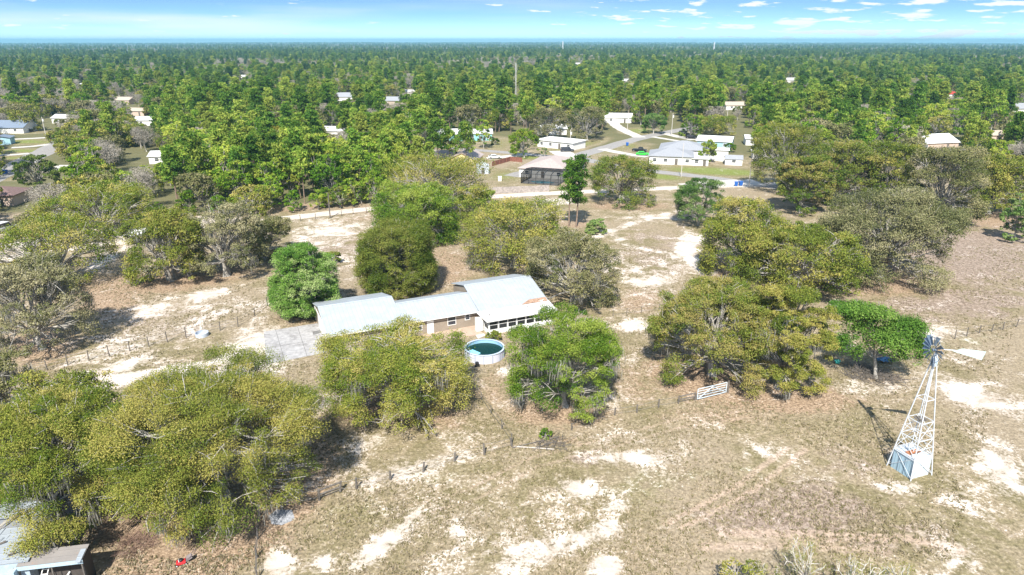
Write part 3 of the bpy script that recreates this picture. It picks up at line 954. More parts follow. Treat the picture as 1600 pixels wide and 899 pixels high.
for i_, (bx, lab) in enumerate((((1176, 1295, 192, 298), 'olive oak nearest the white concrete apron, first of the long oak row'), ((1262, 1372, 218, 318), 'brown-green oak second in the long oak row'),
                            ((1330, 1450, 222, 322), 'olive oak in the middle of the long oak row behind the pasture'), ((1408, 1545, 228, 345), 'mossy dark oak standing forward of the long oak row'),
                            ((1500, 1615, 238, 332), 'olive oak at the far right end of the long oak row'), ((1215, 1300, 240, 330), 'low oak filling the gap under the long oak row'))):
    hero('oak_tree', lab, 'tree', bx, ('olive', 'rust', 'olive', 'greyoak', 'olive', 'rust')[i_], 60 + i_, zb=.6, leaf=.27, per_cl=36, lobes=38, per_lobe=20, moss=14 if i_ in (1, 3) else 6, twigs=4)

# young open tree by the windmill: separate cushions of leaves on a dark forked trunk
yb = G(1368, 590)
def yl(px, py, dy, rpx):
    """cushion seen at this pixel, dy metres nearer (-) or farther (+) than the trunk"""
    Yw = yb.y + dy
    u_, v_ = (px - 800) / F, (py - 449.5) / F
    t_ = Yw / (CP - v_ * SP)
    z = CAMH - t_ * (SP + v_ * CP)
    return (u_ * t_ - yb.x, dy, z, rpx * t_ / F)
LB = [yl(1322, 484, 1.5, 22), yl(1350, 484, 1.0, 26), yl(1374, 488, 0.2, 22), yl(1338, 504, 1.2, 20), yl(1366, 506, .4, 18), yl(1412, 520, -1, 26), yl(1392, 536, -1.4, 27), yl(1424, 542, -1.2, 20), yl(1376, 532, -.6, 20), yl(1328, 540, .4, 20), yl(1430, 560, -1.2, 10), yl(1352, 520, .6, 17), yl(1400, 556, -1.3, 14), yl(1348, 552, 0.2, 14)]
me = spread_tree(71, 'fresh', 4, 4, 9, 1.2, per_lobe=17, per_cl=60, leaf=.12, lobe_list=LB, trunk_r=.22, twigs=4, tufty=.33)
plant('young_tree', 'open bright green tree with separate leaf cushions, beside the windmill', 'tree', me, (yb.x, yb.y, 0))
HERO.append((yb.x, yb.y, 4, 8))
# two tall thin pines in the back yard
for px_, py_, top, sd_, lab in ((889, 354, 250, 81, 'left one of two tall thin pines behind the house'), (900, 355, 244, 82, 'right, taller one of two tall thin pines behind the house')):
    p = G(px_, py_)
    h = 14.0
    while PJ(p.x, p.y, h)[1] > top:
        h += .2
    plant('pine_tree', lab, 'tree', pine_tree(sd_, h, 3.0, .30, 15, 10, 22, .38), (p.x, p.y, 0))
    HERO.append((p.x, p.y, 2.5, h))
# scrub in the near right corner
for i_, (px_, py_, hh, RR, lab) in enumerate(((1242, 930, 5.2, 1.6, 'half-dead scrub oak with white forked stem nearest the camera'), (1160, 935, 3.0, 1.7, 'low dark scrub left of the white forked stem'),
                                     (1335, 945, 4.2, 2.0, 'grey twiggy scrub with yellow buds at the lower edge'), (1395, 945, 3.6, 1.5, 'small scrub right of the grey twiggy one at the lower edge'), (1200, 945, 3.2, 1.5, 'grey-green scrub crowding the white forked stem'))):
    p = G(px_, py_)
    if i_ in (1, 4):
        me = spread_tree(90 + i_, 'greyoak' if i_ == 4 else 'olive', RR, RR, hh, .2, lobes=12, per_lobe=9, per_cl=16, leaf=.08, bark='pale_bark', twigs=5, multi=3)
    else:
        t1, c1, _ = bare_tree(90 + i_, hh, RR, 'gold', 'pale_bark', 1700, .075)
        me = (t1, c1, None)
    plant('scrub_oak', lab, 'shrub', me, (p.x, p.y, 0))

# ------------------------------------------------------------------ the long house
M['roof'] = ribbed('galvanised_roof', (0.37, 0.405, 0.435), 0.6, 0, rough=0.55, metal=0.1, line=0.78, depth=0.35, alt=(0.40, 0.43, 0.46), alt_lo=.58, alt_hi=.8)
M['roofwhite'] = ribbed('white_porch_roof', (0.66, 0.655, 0.64), 0.6, 0, rough=0.5, line=0.94, depth=0.2, alt=(0.50, 0.43, 0.37), alt_lo=.66, alt_hi=.82)
M['siding'] = ribbed('tan_lap_siding', (0.28, 0.235, 0.185), 0.2, 2, rough=0.7, line=0.7, depth=0.5)
M['white'] = plain('white_paint', (0.70, 0.70, 0.68), 0.5, var=.05)
M['whitegrime'] = plain('grimy_white_paint', (0.76, 0.75, 0.72), 0.6, var=.06, alt=(0.55, 0.51, 0.45), alt_lo=.6, alt_hi=.8)
M['screen'] = plain('dark_insect_screen', (0.022, 0.024, 0.026), 0.35, var=.4, scale=1.0)
M['glass'] = plain('dark_window_glass', (0.03, 0.035, 0.045), 0.08, var=.3, spec=.6)
M['rust'] = plain('rusty_flashing', (0.33, 0.21, 0.145), 0.85, var=.35, scale=3, alt=(0.66, 0.62, 0.58), alt_lo=.56, alt_hi=.66)
M['patio'] = plain('tan_patio', (0.42, 0.31, 0.235), 0.9, var=.10, scale=1.2)
M['greypost'] = plain('weathered_wood', (0.13, 0.115, 0.10), 0.9, var=.3, scale=5)
M['wire'] = plain('dull_wire', (0.20, 0.19, 0.18), 0.6, metal=.5)
M['dark'] = plain('black_paint', (0.025, 0.025, 0.028), 0.5)


def slab(mb, a, b, c, d, th=.09):
    """roof sheet through four corners, thickness below"""
    P = [Vector(q) for q in (a, b, c, d)]
    n = (P[1] - P[0]).cross(P[3] - P[0]).normalized()
    if n.z < 0:
        n = -n
    mb.prism([p - n * th for p in P], P) if (P[1] - P[0]).cross(P[2] - P[1]).z > 0 else mb.prism([p - n * th for p in P[::-1]], P[::-1])
    return mb


house = empty('long_house', (-24.9, 84.8, 0), math.radians(24.0),
              'long low white metal-roofed house with tan siding and a white screened porch', 'house')
HD = house


def gable_walls(x0, x1, y0, y1, zf, yr, zr, zb_, mat):
    b = MB()
    pr = [(y0, 0), (y1, 0), (y1, zb_), (yr, zr), (y0, zf)]
    b.prism([(x0, y, z) for y, z in pr], [(x1, y, z) for y, z in pr])
    return b.build('wall', mat, HD)


gable_walls(0.1, 10.15, 0, 12.2, 2.45, 6.1, 4.2, 2.55, M['siding'])
gable_walls(10.18, 21.95, 0.4, 8.4, 2.3, 4.35, 3.65, 2.35, M['siding'])
gable_walls(22.0, 32.8, 0.0, 11.6, 2.45, 6.0, 4.3, 2.75, M['siding'])


def gable_roof(x0, x1, yf, zf, yr, zr, yb, zb_, mat=None, parent=None, name='roof'):
    b = MB()
    slab(b, (x0, yf, zf), (x1, yf, zf), (x1, yr, zr), (x0, yr, zr))
    slab(b, (x0, yr + .004, zr), (x1, yr + .004, zr), (x1, yb, zb_), (x0, yb, zb_))
    o = b.build(name, mat or M['roof'], parent or HD)
    c = MB().prism([(x0 + .02, yr - .22, zr - .03), (x1 - .02, yr - .22, zr - .03), (x1 - .02, yr + .22, zr - .03), (x0 + .02, yr + .22, zr - .03)],
                   [(x0 + .02, yr - .05, zr + .05), (x1 - .02, yr - .05, zr + .05), (x1 - .02, yr + .05, zr + .05), (x0 + .02, yr + .05, zr + .05)])
    c.build('ridge_cap', mat or M['roof'], o)
    return o


r1 = gable_roof(-.25, 10.5, -.55, 2.62, 6.1, 4.47, 12.7, 2.80)
r2 = gable_roof(10.55, 21.8, -.1, 2.5, 4.35, 3.92, 8.85, 2.6)
r3 = gable_roof(21.75, 33.1, -.5, 2.63, 6.0, 4.58, 12.1, 2.95)
for (x0, x1, y, z, rr) in ((-.25, 10.5, -.58, 2.55, r1), (10.55, 21.7, -.13, 2.43, r2)):
    MB().box(x0, x1, y - .10, y, z - .12, z + .02).build('gutter', M['white'], rr)
# white trim round the open garage end
b = MB()
b.box(0.0, .09, -.05, .15, 0.06, 2.4).box(0.0, .09, 12.05, 12.25, 0.06, 2.4).box(0, .09, 4.6, 4.8, .06, 2.4)
b.box(0.0, .09, .15, 12.05, 2.3, 2.42)
b.build('end_trim', M['white'], HD)
for y0, y1 in ((.35, 4.5), (4.9, 9.2)):
    b = MB()
    for k in range(4):
        b.box(0.02, .075, y0, y1, .08 + k * .55, .08 + k * .55 + .53)
    b.build('garage_door', M['whitegrime'], HD)


def window(parent, x0, x1, y, z0, z1, mull=True, fw=.09):
    """window in a wall facing -y"""
    w = MB()
    w.box(x0 - fw, x1 + fw, y - .05, y - .004, z0 - fw, z0).box(x0 - fw, x1 + fw, y - .05, y - .004, z1, z1 + fw)
    w.box(x0 - fw, x0, y - .05, y - .004, z0, z1).box(x1, x1 + fw, y - .05, y - .004, z0, z1)
    if mull:
        w.box(x0, x1, y - .045, y - .006, (z0 + z1) / 2 - .035, (z0 + z1) / 2 + .035)
    f = w.build('window', M['white'], parent)
    MB().box(x0, x1, y - .025, y - .002, z0, z1).build('pane', M['glass'], f)
    return f


window(HD, 17.2, 18.35, .4, .85, 2.05)
window(HD, 19.9, 20.55, .4, 1.25, 2.0)
window(HD, 12.0, 13.2, .4, .85, 2.05)
window(HD, 3.0, 4.2, 0, .9, 2.1)
MB().box(14.0, 15.0, .33, .39, .06, 2.05).build('door', M['white'], HD)
MB().box(13.2, 21.4, -2.9, .38, 0, .09).build('patio', M['patio'], HD)
# screened porch
b = MB()
slab(b, (21.55, -4.05, 2.27), (33.0, -4.05, 2.27), (33.2, -.42, 2.555), (21.3, -.42, 2.555), .11)
pr = b.build('porch_roof', M['roofwhite'], HD)
for (x, y, w) in ((22.6, -2.2, .3), (28.9, -1.6, .35), (25.0, -.9, .3)):
    MB().box(x, x + w, y, y + .22, 2.38, 2.52).build('roof_vent', M['greypost'], pr)
MB().prism([(28.6, -.62, 2.63), (32.9, -.62, 2.63), (33.0, .3, 2.86), (30.2, .3, 2.86)],
           [(28.6, -.62, 2.655), (32.9, -.62, 2.655), (33.0, .3, 2.885), (30.2, .3, 2.885)]).build('rusty_flashing', M['rust'], r3)
px0, px1, py0 = 22.0, 32.4, -3.5
b = MB()
b.box(px0, px1, py0, py0 + .12, 0, .72).box(px0, px0 + .12, py0 + .13, -.05, 0, .72).box(px1 - .12, px1, py0 + .13, -.05, 0, .72)
b.box(px0, px1, py0, py0 + .12, 2.08, 2.24).box(px0, px0 + .12, py0 + .13, -.05, 2.08, 2.24)
npan = 7
for k in range(npan + 1):
    x = px0 + (px1 - px0 - .22) * k / npan
    b.box(x, x + .22, py0, py0 + .12, .725, 2.078)
b.box(px0, px0 + .12, -1.9, -1.72, .725, 2.078)
b.build('porch_wall', M['white'], HD)
for k in range(npan):
    x = px0 + (px1 - px0 - .22) * k / npan
    x2 = px0 + (px1 - px0 - .22) * (k + 1) / npan
    s_ = MB().box(x + .224, x2 - .004, py0 + .05, py0 + .07, .73, 2.075).build('porch_screen', M['screen'], HD)
    MB().box(x + .225, x2 - .005, py0 + .02, py0 + .045, 1.38, 1.45).build('rail', M['white'], s_)
s_ = MB().box(px0 + .05, px0 + .07, -3.36, -1.91, .73, 2.075).build('porch_screen', M['screen'], HD)
MB().box(px0 + .02, px0 + .045, -3.35, -1.92, 1.38, 1.45).build('rail', M['white'], s_)
MB().box(px0 - .02, px0 + .0, -1.7, -.4, .1, 2.05).build('porch_door', M['dark'], HD)
MB().box(20.75, 21.85, -1.9, -1.3, .09, 2.1).build('utility_closet', M['white'], HD, bevel=.02)
b = MB()
q = [G(742, 523), G(752, 520), G(760, 524), G(747, 530)]
b.prism([(p.x, p.y, 0) for p in q], [(p.x, p.y, .07) for p in q])
tag(b.build('stepping_path', M['concrete']), kind='structure')

# ------------------------------------------------------------------ round pool
PC = Vector((-3.7, 83.6, 0))
PR = 2.62
pool = empty('round_pool', PC, 0, 'round above-ground pool with pale steel wall and dark green water', 'pool')
M['poolwall'] = plain('pale_pool_steel', (0.55, 0.56, 0.64), 0.45, var=.05)
M['liner'] = plain('blue_pool_liner', (0.25, 0.45, 0.62), 0.5, var=.12, scale=1.5)
M['rail'] = plain('blue_grey_rail', (0.46, 0.54, 0.66), 0.4, var=.06)
m_, t_, o_ = new_mat('green_pool_water')
p_ = N(t_, 'ShaderNodeBsdfPrincipled')
p_.inputs['Base Color'].default_value = (0.003, 0.028, 0.023, 1)
p_.inputs['Roughness'].default_value = 0.2
p_.inputs['Specular IOR Level'].default_value = 0.12
nz_ = N(t_, 'ShaderNodeTexNoise', i_Scale=2.5, i_Detail=3.0)
bp_ = N(t_, 'ShaderNodeBump')
bp_.inputs['Strength'].default_value = 0.06
t_.links.new(nz_.outputs[0], bp_.inputs['Height'])
t_.links.new(bp_.outputs[0], p_.inputs['Normal'])
t_.links.new(p_.outputs[0], o_.inputs[0])
M['poolwater'] = m_
MB().lathe((0, 0, 0), [(PR, 0), (PR, 1.24)], 48).build('wall', M['poolwall'], pool, smooth=True)
MB().lathe((0, 0, 0), [(PR - .04, 1.24), (PR - .05, .2)], 48).build('liner', M['liner'], pool, smooth=True)
MB().lathe((0, 0, 0), [(PR - .12, 1.24), (PR - .12, 1.30), (PR + .10, 1.30), (PR + .10, 1.24), (PR - .12, 1.24)], 48).build('top_rail', M['rail'], pool)
MB().lathe((0, 0, 0), [(0.02, .74), (1.3, .74), (PR - .05, .74)], 48).build('water', M['poolwater'], pool)
for k in range(14):
    a = 2 * math.pi * (k + .5) / 14
    MB().bar((math.cos(a) * (PR + .05), math.sin(a) * (PR + .05), 0), (math.cos(a) * (PR + .05), math.sin(a) * (PR + .05), 1.25), .09).build('post', plain('post_grey', (0.25, 0.28, 0.34)) if k == 0 else bpy.data.materials['post_grey'], pool)
lad = MB()
la = math.radians(222)
c_, s__ = math.cos(la), math.sin(la)
for w in (-.28, .28):
    for r0, r1_ in ((PR + .75, PR + .12), (PR + .12, PR + .12)):
        pass
    a0_ = Vector((c_ * (PR + .72) - s__ * w, s__ * (PR + .72) + c_ * w, 0))
    a1_ = Vector((c_ * (PR + .18) - s__ * w, s__ * (PR + .18) + c_ * w, 1.75))
    a2_ = Vector((c_ * (PR - .18) - s__ * w, s__ * (PR - .18) + c_ * w, 1.75))
    a3_ = Vector((c_ * (PR - .5) - s__ * w, s__ * (PR - .5) + c_ * w, .6))
    lad.tube([a0_, a1_, a2_, a3_], .035)
for k in range(4):
    r_k = PR + .72 - .5 * (k + .5) / 4
    z_k = 1.7 * (k + .5) / 4
    lad.bar((c_ * r_k + s__ * .28, s__ * r_k - c_ * .28, z_k), (c_ * r_k - s__ * .28, s__ * r_k + c_ * .28, z_k), .09, .04)
tag(lad.build('pool_ladder', plain('ladder_grey', (0.30, 0.32, 0.36)), loc=PC), 'grey A-shaped ladder hooked over the pool wall', 'ladder')
fl = MB()
fc = Vector((-1.35, -.6, .74))
for k in range(5):
    d0 = Vector((.72, -.69, 0))
    n0 = Vector((.69, .72, 0))
    ctr = fc + n0 * (k - 2) * .17
    fl.tube([ctr - d0 * .82, ctr - d0 * .74, ctr + d0 * .74, ctr + d0 * .82], [.05, .085, .085, .05], 8)
tag(fl.build('pool_float', plain('turquoise_vinyl', (0.22, 0.58, 0.72), .35), loc=PC + Vector((0, 0, .05)), smooth=True), 'turquoise air mattress floating in the round pool', 'pool float')
MB_ = MB().lathe((0, 0, 0), [(.01, .62), (.2, .62), (.24, .5), (.24, .1), (.2, 0)], 14)
pump = MB_.box(-.35, .35, -.2, .2, 0, .12).build('pool_pump', M['dark'], loc=PC + Vector((-.85, -PR - .55, 0)))
tag(pump, 'small dark pump against the near side of the pool wall', 'pump')

# ------------------------------------------------------------------ windmill
WB = Vector((39.3, 57.45, 0))
wm = empty('windmill', WB, 0, 'tall white lattice windmill with a dark bladed wheel and pale tail vane', 'windmill')
M['tower'] = plain('white_tower_steel', (0.55, 0.58, 0.61), 0.5, var=.08, alt=(0.55, 0.42, 0.34), alt_lo=.66, alt_hi=.78)
M['blade'] = plain('dark_galvanised_blade', (0.16, 0.21, 0.27), 0.4, metal=.3, var=.3)
M['vane'] = plain('pale_green_white_vane', (0.44, 0.55, 0.53), 0.5, var=.06)
offs = [Vector((-1.78, .82, 0)), Vector((-.82, -1.78, 0)), Vector((1.78, -.82, 0)), Vector((.82, 1.78, 0))]
TZ = 12.7


def lp(i, z):
    k = 1 - z / TZ * .945
    return Vector((offs[i % 4].x * k, offs[i % 4].y * k, z))


for i in range(4):
    MB().bar(lp(i, 0), lp(i, TZ), .08).build('leg', M['tower'], wm)
rings = [2.25, 4.0, 5.8]
for z in (2.25, 4.0, 5.8, 8.1):
    g_ = MB()
    for i in range(4):
        g_.bar(lp(i, z), lp(i + 1, z), .055)
    g_.build('girt', M['tower'], wm)
x_ = MB()
lev = [0.2, 2.25, 4.0, 5.8]
for z0, z1 in zip(lev[:-1], lev[1:]):
    for i in range(4):
        x_.bar(lp(i, z0), lp(i + 1, z1), .035)
        x_.bar(lp(i + 1, z0), lp(i, z1), .035)
for z in (3.1, 4.9):
    for i in range(4):
        x_.bar(lp(i, z), lp(i + 1, z), .04)
x_.build('brace', M['tower'], wm)
MB().tube([(0, 0, .2), (0, 0, 12.9)], .035).build('pump_rod', M['tower'], wm)
pf = MB()
for k in range(4):
    pf.box(-.5 + k * .26, -.3 + k * .26, -.45, .45, 5.82, 5.86)
pf.build('platform', M['greypost'], wm)
MB().box(-.22, .22, -.2, .2, 11.5, 12.3).build('top_plate', plain('steel_blue', (0.42, 0.52, 0.62)), wm)
hd = Vector((.2, 0, 13.2))
MB().tube([(0, 0, 12.6), (0, 0, 13.0)], .1, 10).build('mast_pipe', M['blade'], wm)
MB().box(-.1, .5, -.2, .2, 12.95, 13.4).build('gearbox', plain('ochre_rust', (0.34, 0.25, 0.15), var=.3, scale=4), wm, bevel=.06)
wh = MB().tube([(-.42, 0, 13.1), (-.1, 0, 13.1)], .13, 10).build('wheel', M['blade'], wm)
NB = 18
miss = {3, 4, 6}
for k in range(NB):
    a = 2 * math.pi * k / NB + .1
    rd = Vector((0, math.cos(a), math.sin(a)))
    tg = Vector((0, -math.sin(a), math.cos(a)))
    ax = Vector((1, 0, 0))
    c0 = Vector((-.36, 0, 13.1))
    tw = (tg * .82 + ax * .57)
    bm_ = MB()
    if k not in miss:
        i0, i1 = c0 + rd * .48, c0 + rd * 1.48
        n_ = rd.cross(tw).normalized() * .012
        bm_.prism([i0 - tw * .07 - n_, i0 + tw * .07 - n_, i1 + tw * .21 - n_, i1 - tw * .21 - n_],
                  [i0 - tw * .07 + n_, i0 + tw * .07 + n_, i1 + tw * .21 + n_, i1 - tw * .21 + n_])
    else:
        bm_.bar(c0 + rd * .48, c0 + rd * 1.3, .05)
    bm_.build('blade', M['blade'], wh)
sp_ = MB()
for k in range(6):
    a = 2 * math.pi * k / 6
    sp_.bar((-.3, 0, 13.1), (-.34, math.cos(a) * 1.4, 13.1 + math.sin(a) * 1.3), .035)
for rr_ in (.62, 1.18):
    sp_.tube([(-.33, math.cos(a_i) * rr_, 13.1 + math.sin(a_i) * rr_) for a_i in np.linspace(0, 2 * math.pi, 25)], .022, 5, False)
sp_.build('spokes', M['blade'], wh)
tl = MB()
td = Vector((1, -.17, -.02)).normalized()
tl.bar(hd + td * .2, hd + td * 1.6, .06)
tl.build('tail_boom', M['tower'], wm)
side_ = Vector((-.17, -1, 0)).normalized() * .02
q = [hd + td * 1.2 + Vector((0, 0, -.12)), hd + td * 3.75 + Vector((0, 0, -.75)), hd + td * 3.95 + Vector((0, 0, .12)), hd + td * 1.9 + Vector((0, 0, .22))]
MB().prism([v - side_ for v in q][::-1], [v + side_ for v in q][::-1]).build('tail_vane', M['vane'], wm)
# the pump shed between the tower legs
ps = empty('pump_shed', WB, 0, 'small pale blue metal shed standing between the windmill legs', 'shed')
M['shedblue'] = ribbed('pale_blue_sheet', (0.34, 0.48, 0.57), 0.33, 0, rough=.5, line=.6, depth=.4)
M['shedwhite'] = ribbed('whitish_sheet', (0.50, 0.55, 0.58), 0.4, 0, rough=.5, line=.8, depth=.4)
cs = [o * .83 for o in offs]
for i in range(4):
    a_, b_ = cs[i], cs[(i + 1) % 4]
    L_ = (b_ - a_).length
    w_ = MB().box(0, L_, -.02, .02, 0, 2.0).build('wall', M['shedblue'] if i == 0 else M['shedwhite'], ps)
    w_.location = a_
    w_.rotation_euler = (0, 0, math.atan2((b_ - a_).y, (b_ - a_).x))
    e = MB()
    for px_ in (0.03, L_ * .32, L_ * .62, L_ * .93):
        e.box(px_, px_ + .06, -.055, -.022, 0, 2.0)
    e.box(0, L_, -.05, -.022, 1.9, 2.02)
    e.build('batten', plain('slate_blue_trim', (0.16, 0.22, 0.28)) if i == 0 else M['shedwhite'], w_)
MB().prism([(c.x * 1.05, c.y * 1.05, 2.03) for c in cs], [(c.x * 1.05, c.y * 1.05, 2.09) for c in cs]).build('roof', M['shedwhite'], ps)
MB().box(-.75, .75, -.28, .28, 2.10, 2.16).build('rusty_panel', plain('orange_rust', (0.36, 0.15, 0.07), .85, var=.3, scale=4), ps).rotation_euler = (0, 0, math.radians(20))

# ------------------------------------------------------------------ field gate and fences
ga, gb = G(1089, 626), G(1134, 615)
gd = (gb - ga)
gl = gd.length
gate = empty('field_gate', ga, math.atan2(gd.y, gd.x), 'wide white tubular field gate below the rust-tinted oaks', 'gate')
b = MB()
b.bar((0, 0, .2), (0, 0, 1.5), .07).bar((gl, 0, .2), (gl, 0, 1.5), .07).bar((0, 0, 1.5), (gl, 0, 1.5), .07).bar((0, 0, .2), (gl, 0, .2), .07)
b.build('gate_frame', plain('gate_white', (0.56, 0.64, 0.70), .5), gate)
for z in (.55, .87, 1.19):
    MB().bar((.05, 0.003, z), (gl - .05, 0.003, z), .05).build('gate_rail', bpy.data.materials['gate_white'], gate)
b = MB()
b.bar((.1, -.06, .25), (gl * .5, -.06, 1.44), .06).bar((gl * .5, -.06, 1.44), (gl - .1, -.06, .25), .06)
b.build('gate_brace', bpy.data.materials['gate_white'], gate)

frng = random.Random(3)


def fence(name, label, pts, h=1.3, r=.065, rails=(), wires=3, tilt=.06):
    """posts at surveyed points; rails between listed post pairs; slack wires"""
    o = empty(name, G(*pts[0]), 0, label, 'fence')
    base = G(*pts[0])
    P = [G(*q) - base for q in pts]
    T = []
    for p in P:
        t = p + Vector((frng.uniform(-tilt, tilt) * h, frng.uniform(-tilt, tilt) * h, h * frng.uniform(.85, 1.12)))
        MB().tube([p - Vector((0, 0, .1)), t], [r, r * .85], 6).build('post', M['greypost'], o)
        T.append(t)
    for i, j in rails:
        b_ = MB()
        for f_ in (.5, .9):
            b_.tube([P[i].lerp(T[i], f_), P[j].lerp(T[j], f_)], r * .75, 6)
        b_.build('rail', M['greypost'], o)
    if wires:
        b_ = MB()
        for k in range(wires):
            f_ = .3 + .6 * k / max(1, wires - 1)
            for i in range(len(P) - 1):
                a_, c_ = P[i].lerp(T[i], f_), P[i + 1].lerp(T[i + 1], f_)
                m2 = (a_ + c_) / 2 - Vector((0, 0, .04))
                b_.tube([a_, m2, c_], .018, 4, False)
        b_.build('wire', M['wire'], o)
    return o


fence('wire_fence', 'long wire fence on thin posts across the pale sand, left of the concrete slab',
      [(15, 593), (44, 586), (74, 579), (106, 571), (139, 564), (171, 557), (203, 549), (233, 542), (262, 535), (291, 528), (344, 517), (372, 511), (398, 494), (418, 478), (440, 462)], 1.5, .075)
fence('rail_fence', 'low leaning posts with two railed braces, dividing the near pasture from the oaks',
      [(406, 806), (440, 796), (468, 789), (499, 782), (531, 770), (557, 764), (610, 750), (661, 738), (710, 721), (757, 711), (800, 698)], 1.2, .12, rails=((1, 2), (3, 4)), wires=2, tilt=.14)
fence('wire_fence', 'short near fence running down to the lower edge from the railed posts', [(406, 812), (403, 842), (402, 872), (403, 905)], 1.2, .07, wires=3)
fence('wire_fence', 'wire fence with short posts leading up to the white field gate', [(893, 672), (928, 660), (960, 649), (995, 645), (1029, 637), (1060, 631), (1086, 626)], 1.0, .10, rails=((5, 6),), wires=2, tilt=.1)
fence('wire_fence', 'thin wire fence running from the pool side to the fallen timbers', [(737, 604), (752, 625), (767, 647), (784, 671), (800, 694)], 1.25, .065, wires=2)
fence('wire_fence', 'faint wire fence crossing the sandy gap between the two back oaks', [(958, 495), (979, 492), (1002, 489), (1030, 486), (1058, 482)], 1.2, .05, wires=2)
fence('wire_fence', 'wire fence at the right edge beyond the windmill tail', [(1492, 530), (1510, 526), (1530, 521), (1549, 519), (1567, 516), (1588, 511), (1612, 507)], 1.35, .07, wires=2)
fence('wire_fence', 'wire fence along the near side of the sandy road', [(420, 353), (446, 350), (470, 346), (493, 343), (516, 340), (534, 338), (552, 335), (573, 333), (596, 331)], 1.5, .08, wires=3)
pst = G(1137, 614)
tag(MB().tube([pst - Vector((0, 0, .1)), pst + Vector((0, .05, 1.6))], .11, 8).build('gate_post', M['greypost']), 'thick grey post at the latch end of the field gate', 'post')
# fallen fence timbers
for a_, c_, lab in (((803, 699), (866, 704), 'long pale fence rail lying on the ground'), ((800, 701), (874, 684), 'grey fence rail propped on brush beside the long pale one'), ((838, 700), (868, 692), 'short dark fence rail lying in the brush')):
    A, B_ = G(*a_), G(*c_)
    o = MB().tube([(0, 0, .09), tuple((B_ - A) + Vector((0, 0, .14)))], [.07, .06], 7).build('fallen_rail', plain('bleached_rail', (0.42, 0.38, 0.34), .9) if 'pale' in lab.split()[:2] else M['greypost'], loc=A)
    tag(o, lab, 'timber')


def brush(name, label, px, py, r, h, n, mat, seed, w=.02):
    rng = np.random.default_rng(seed)
    paths = []
    for k in range(n):
        a = rng.uniform(0, 6.28)
        q = np.sqrt(rng.random()) * r
        p0 = np.array([q * math.cos(a), q * math.sin(a), rng.uniform(0, .1)])
        d = rng.normal(size=3) * np.array([1, 1, .6]) * r * .5
        p1 = p0 + d
        p1[2] = rng.uniform(.05, h) * (1 - .6 * q / r)
        paths.append(limb(rng, p0, p1, w, w * .5, .1, .12, 4))
    tv, tf = tubes(paths, 4)
    p = G(px, py)
    return tag(link(name, raw_mesh(name, tv, tf, mat), None, p), label, 'brush')


brush('brush_foliage', 'heap of dead brush under the open bright green tree', 1352, 585, 2.6, 1.5, 260, M['greypost'], 1, .03)
brush('brush_foliage', 'tangle of dead branches right of the open bright green tree', 1392, 592, 1.6, .8, 120, M['greypost'], 2, .03)
brush('brush_foliage', 'dead brush caught among the fallen fence rails', 862, 694, 1.5, .6, 110, M['greypost'], 4, .025)
brush('brush_foliage', 'bare brown bush beneath the front of the huge spreading oak', 212, 853, 1.5, 1.4, 220, plain('brown_twigs', (0.20, 0.13, 0.10), .9), 5, .018)
brush('brush_foliage', 'small twiggy tuft on the sand above the wire fence', 212, 441, 1.3, .7, 130, M['pale_bark'] if 'pale_bark' in M else M['bark'], 6, .02)
# crumpled blue sheet beside the young tree
rng_ = np.random.default_rng(5)
n_ = 12
U, W_ = np.meshgrid(np.linspace(-.9, .9, n_), np.linspace(-.5, .5, n_))
Z_ = .25 + rng_.random((n_, n_)) * .45 - .12 * (U ** 2)
Vt = np.stack([U.ravel() + rng_.normal(size=n_ * n_) * .06, W_.ravel() + rng_.normal(size=n_ * n_) * .06, np.maximum(Z_.ravel(), .05)], 1)
ii = np.arange((n_ - 1) * (n_ - 1))
a_i = ii // (n_ - 1) * n_ + ii % (n_ - 1)
tarp = raw_mesh('blue_tarp', Vt, np.stack([a_i, a_i + 1, a_i + n_ + 1, a_i + n_], 1), plain('faded_blue_tarp', (0.10, 0.22, 0.36), .5, var=.3))
tag(link('blue_tarp', tarp, None, G(1380, 566)), 'crumpled faded blue tarp in the brush by the bright young tree', 'tarp')
tub = MB().lathe((0, 0, 0), [(.28, 0), (.36, .4), (.40, .4), (.36, .36), (.3, .05), (.02, .05)], 18).build('plastic_tub', plain('teal_plastic', (0.05, 0.33, 0.30), .4), loc=G(1308, 568))
tag(tub, 'small teal plastic tub at the oak edge near the bright young tree', 'tub')
gp = MB().lathe((0, 0, 0), [(.9, 0), (.92, .55), (.86, .55), (.85, .1), (.02, .1)], 24).build('water_trough', plain('bluish_galvanised', (0.42, 0.47, 0.54), .5), loc=G(316, 525))
tag(gp, 'round bluish metal trough standing in the wire fence line', 'trough')
# low grey mesh panel lying flat by the railed posts
q = [G(420, 806), G(432, 797), G(456, 797), G(461, 812), G(440, 821), G(424, 819)]
gv = MB().prism([(p.x, p.y, 0.004) for p in q], [(p.x, p.y, .03) for p in q]).build('gravel_patch', plain('blue_grey_gravel', (0.30, 0.31, 0.33), .95, var=.4, scale=9))
tag(gv, kind='stuff')

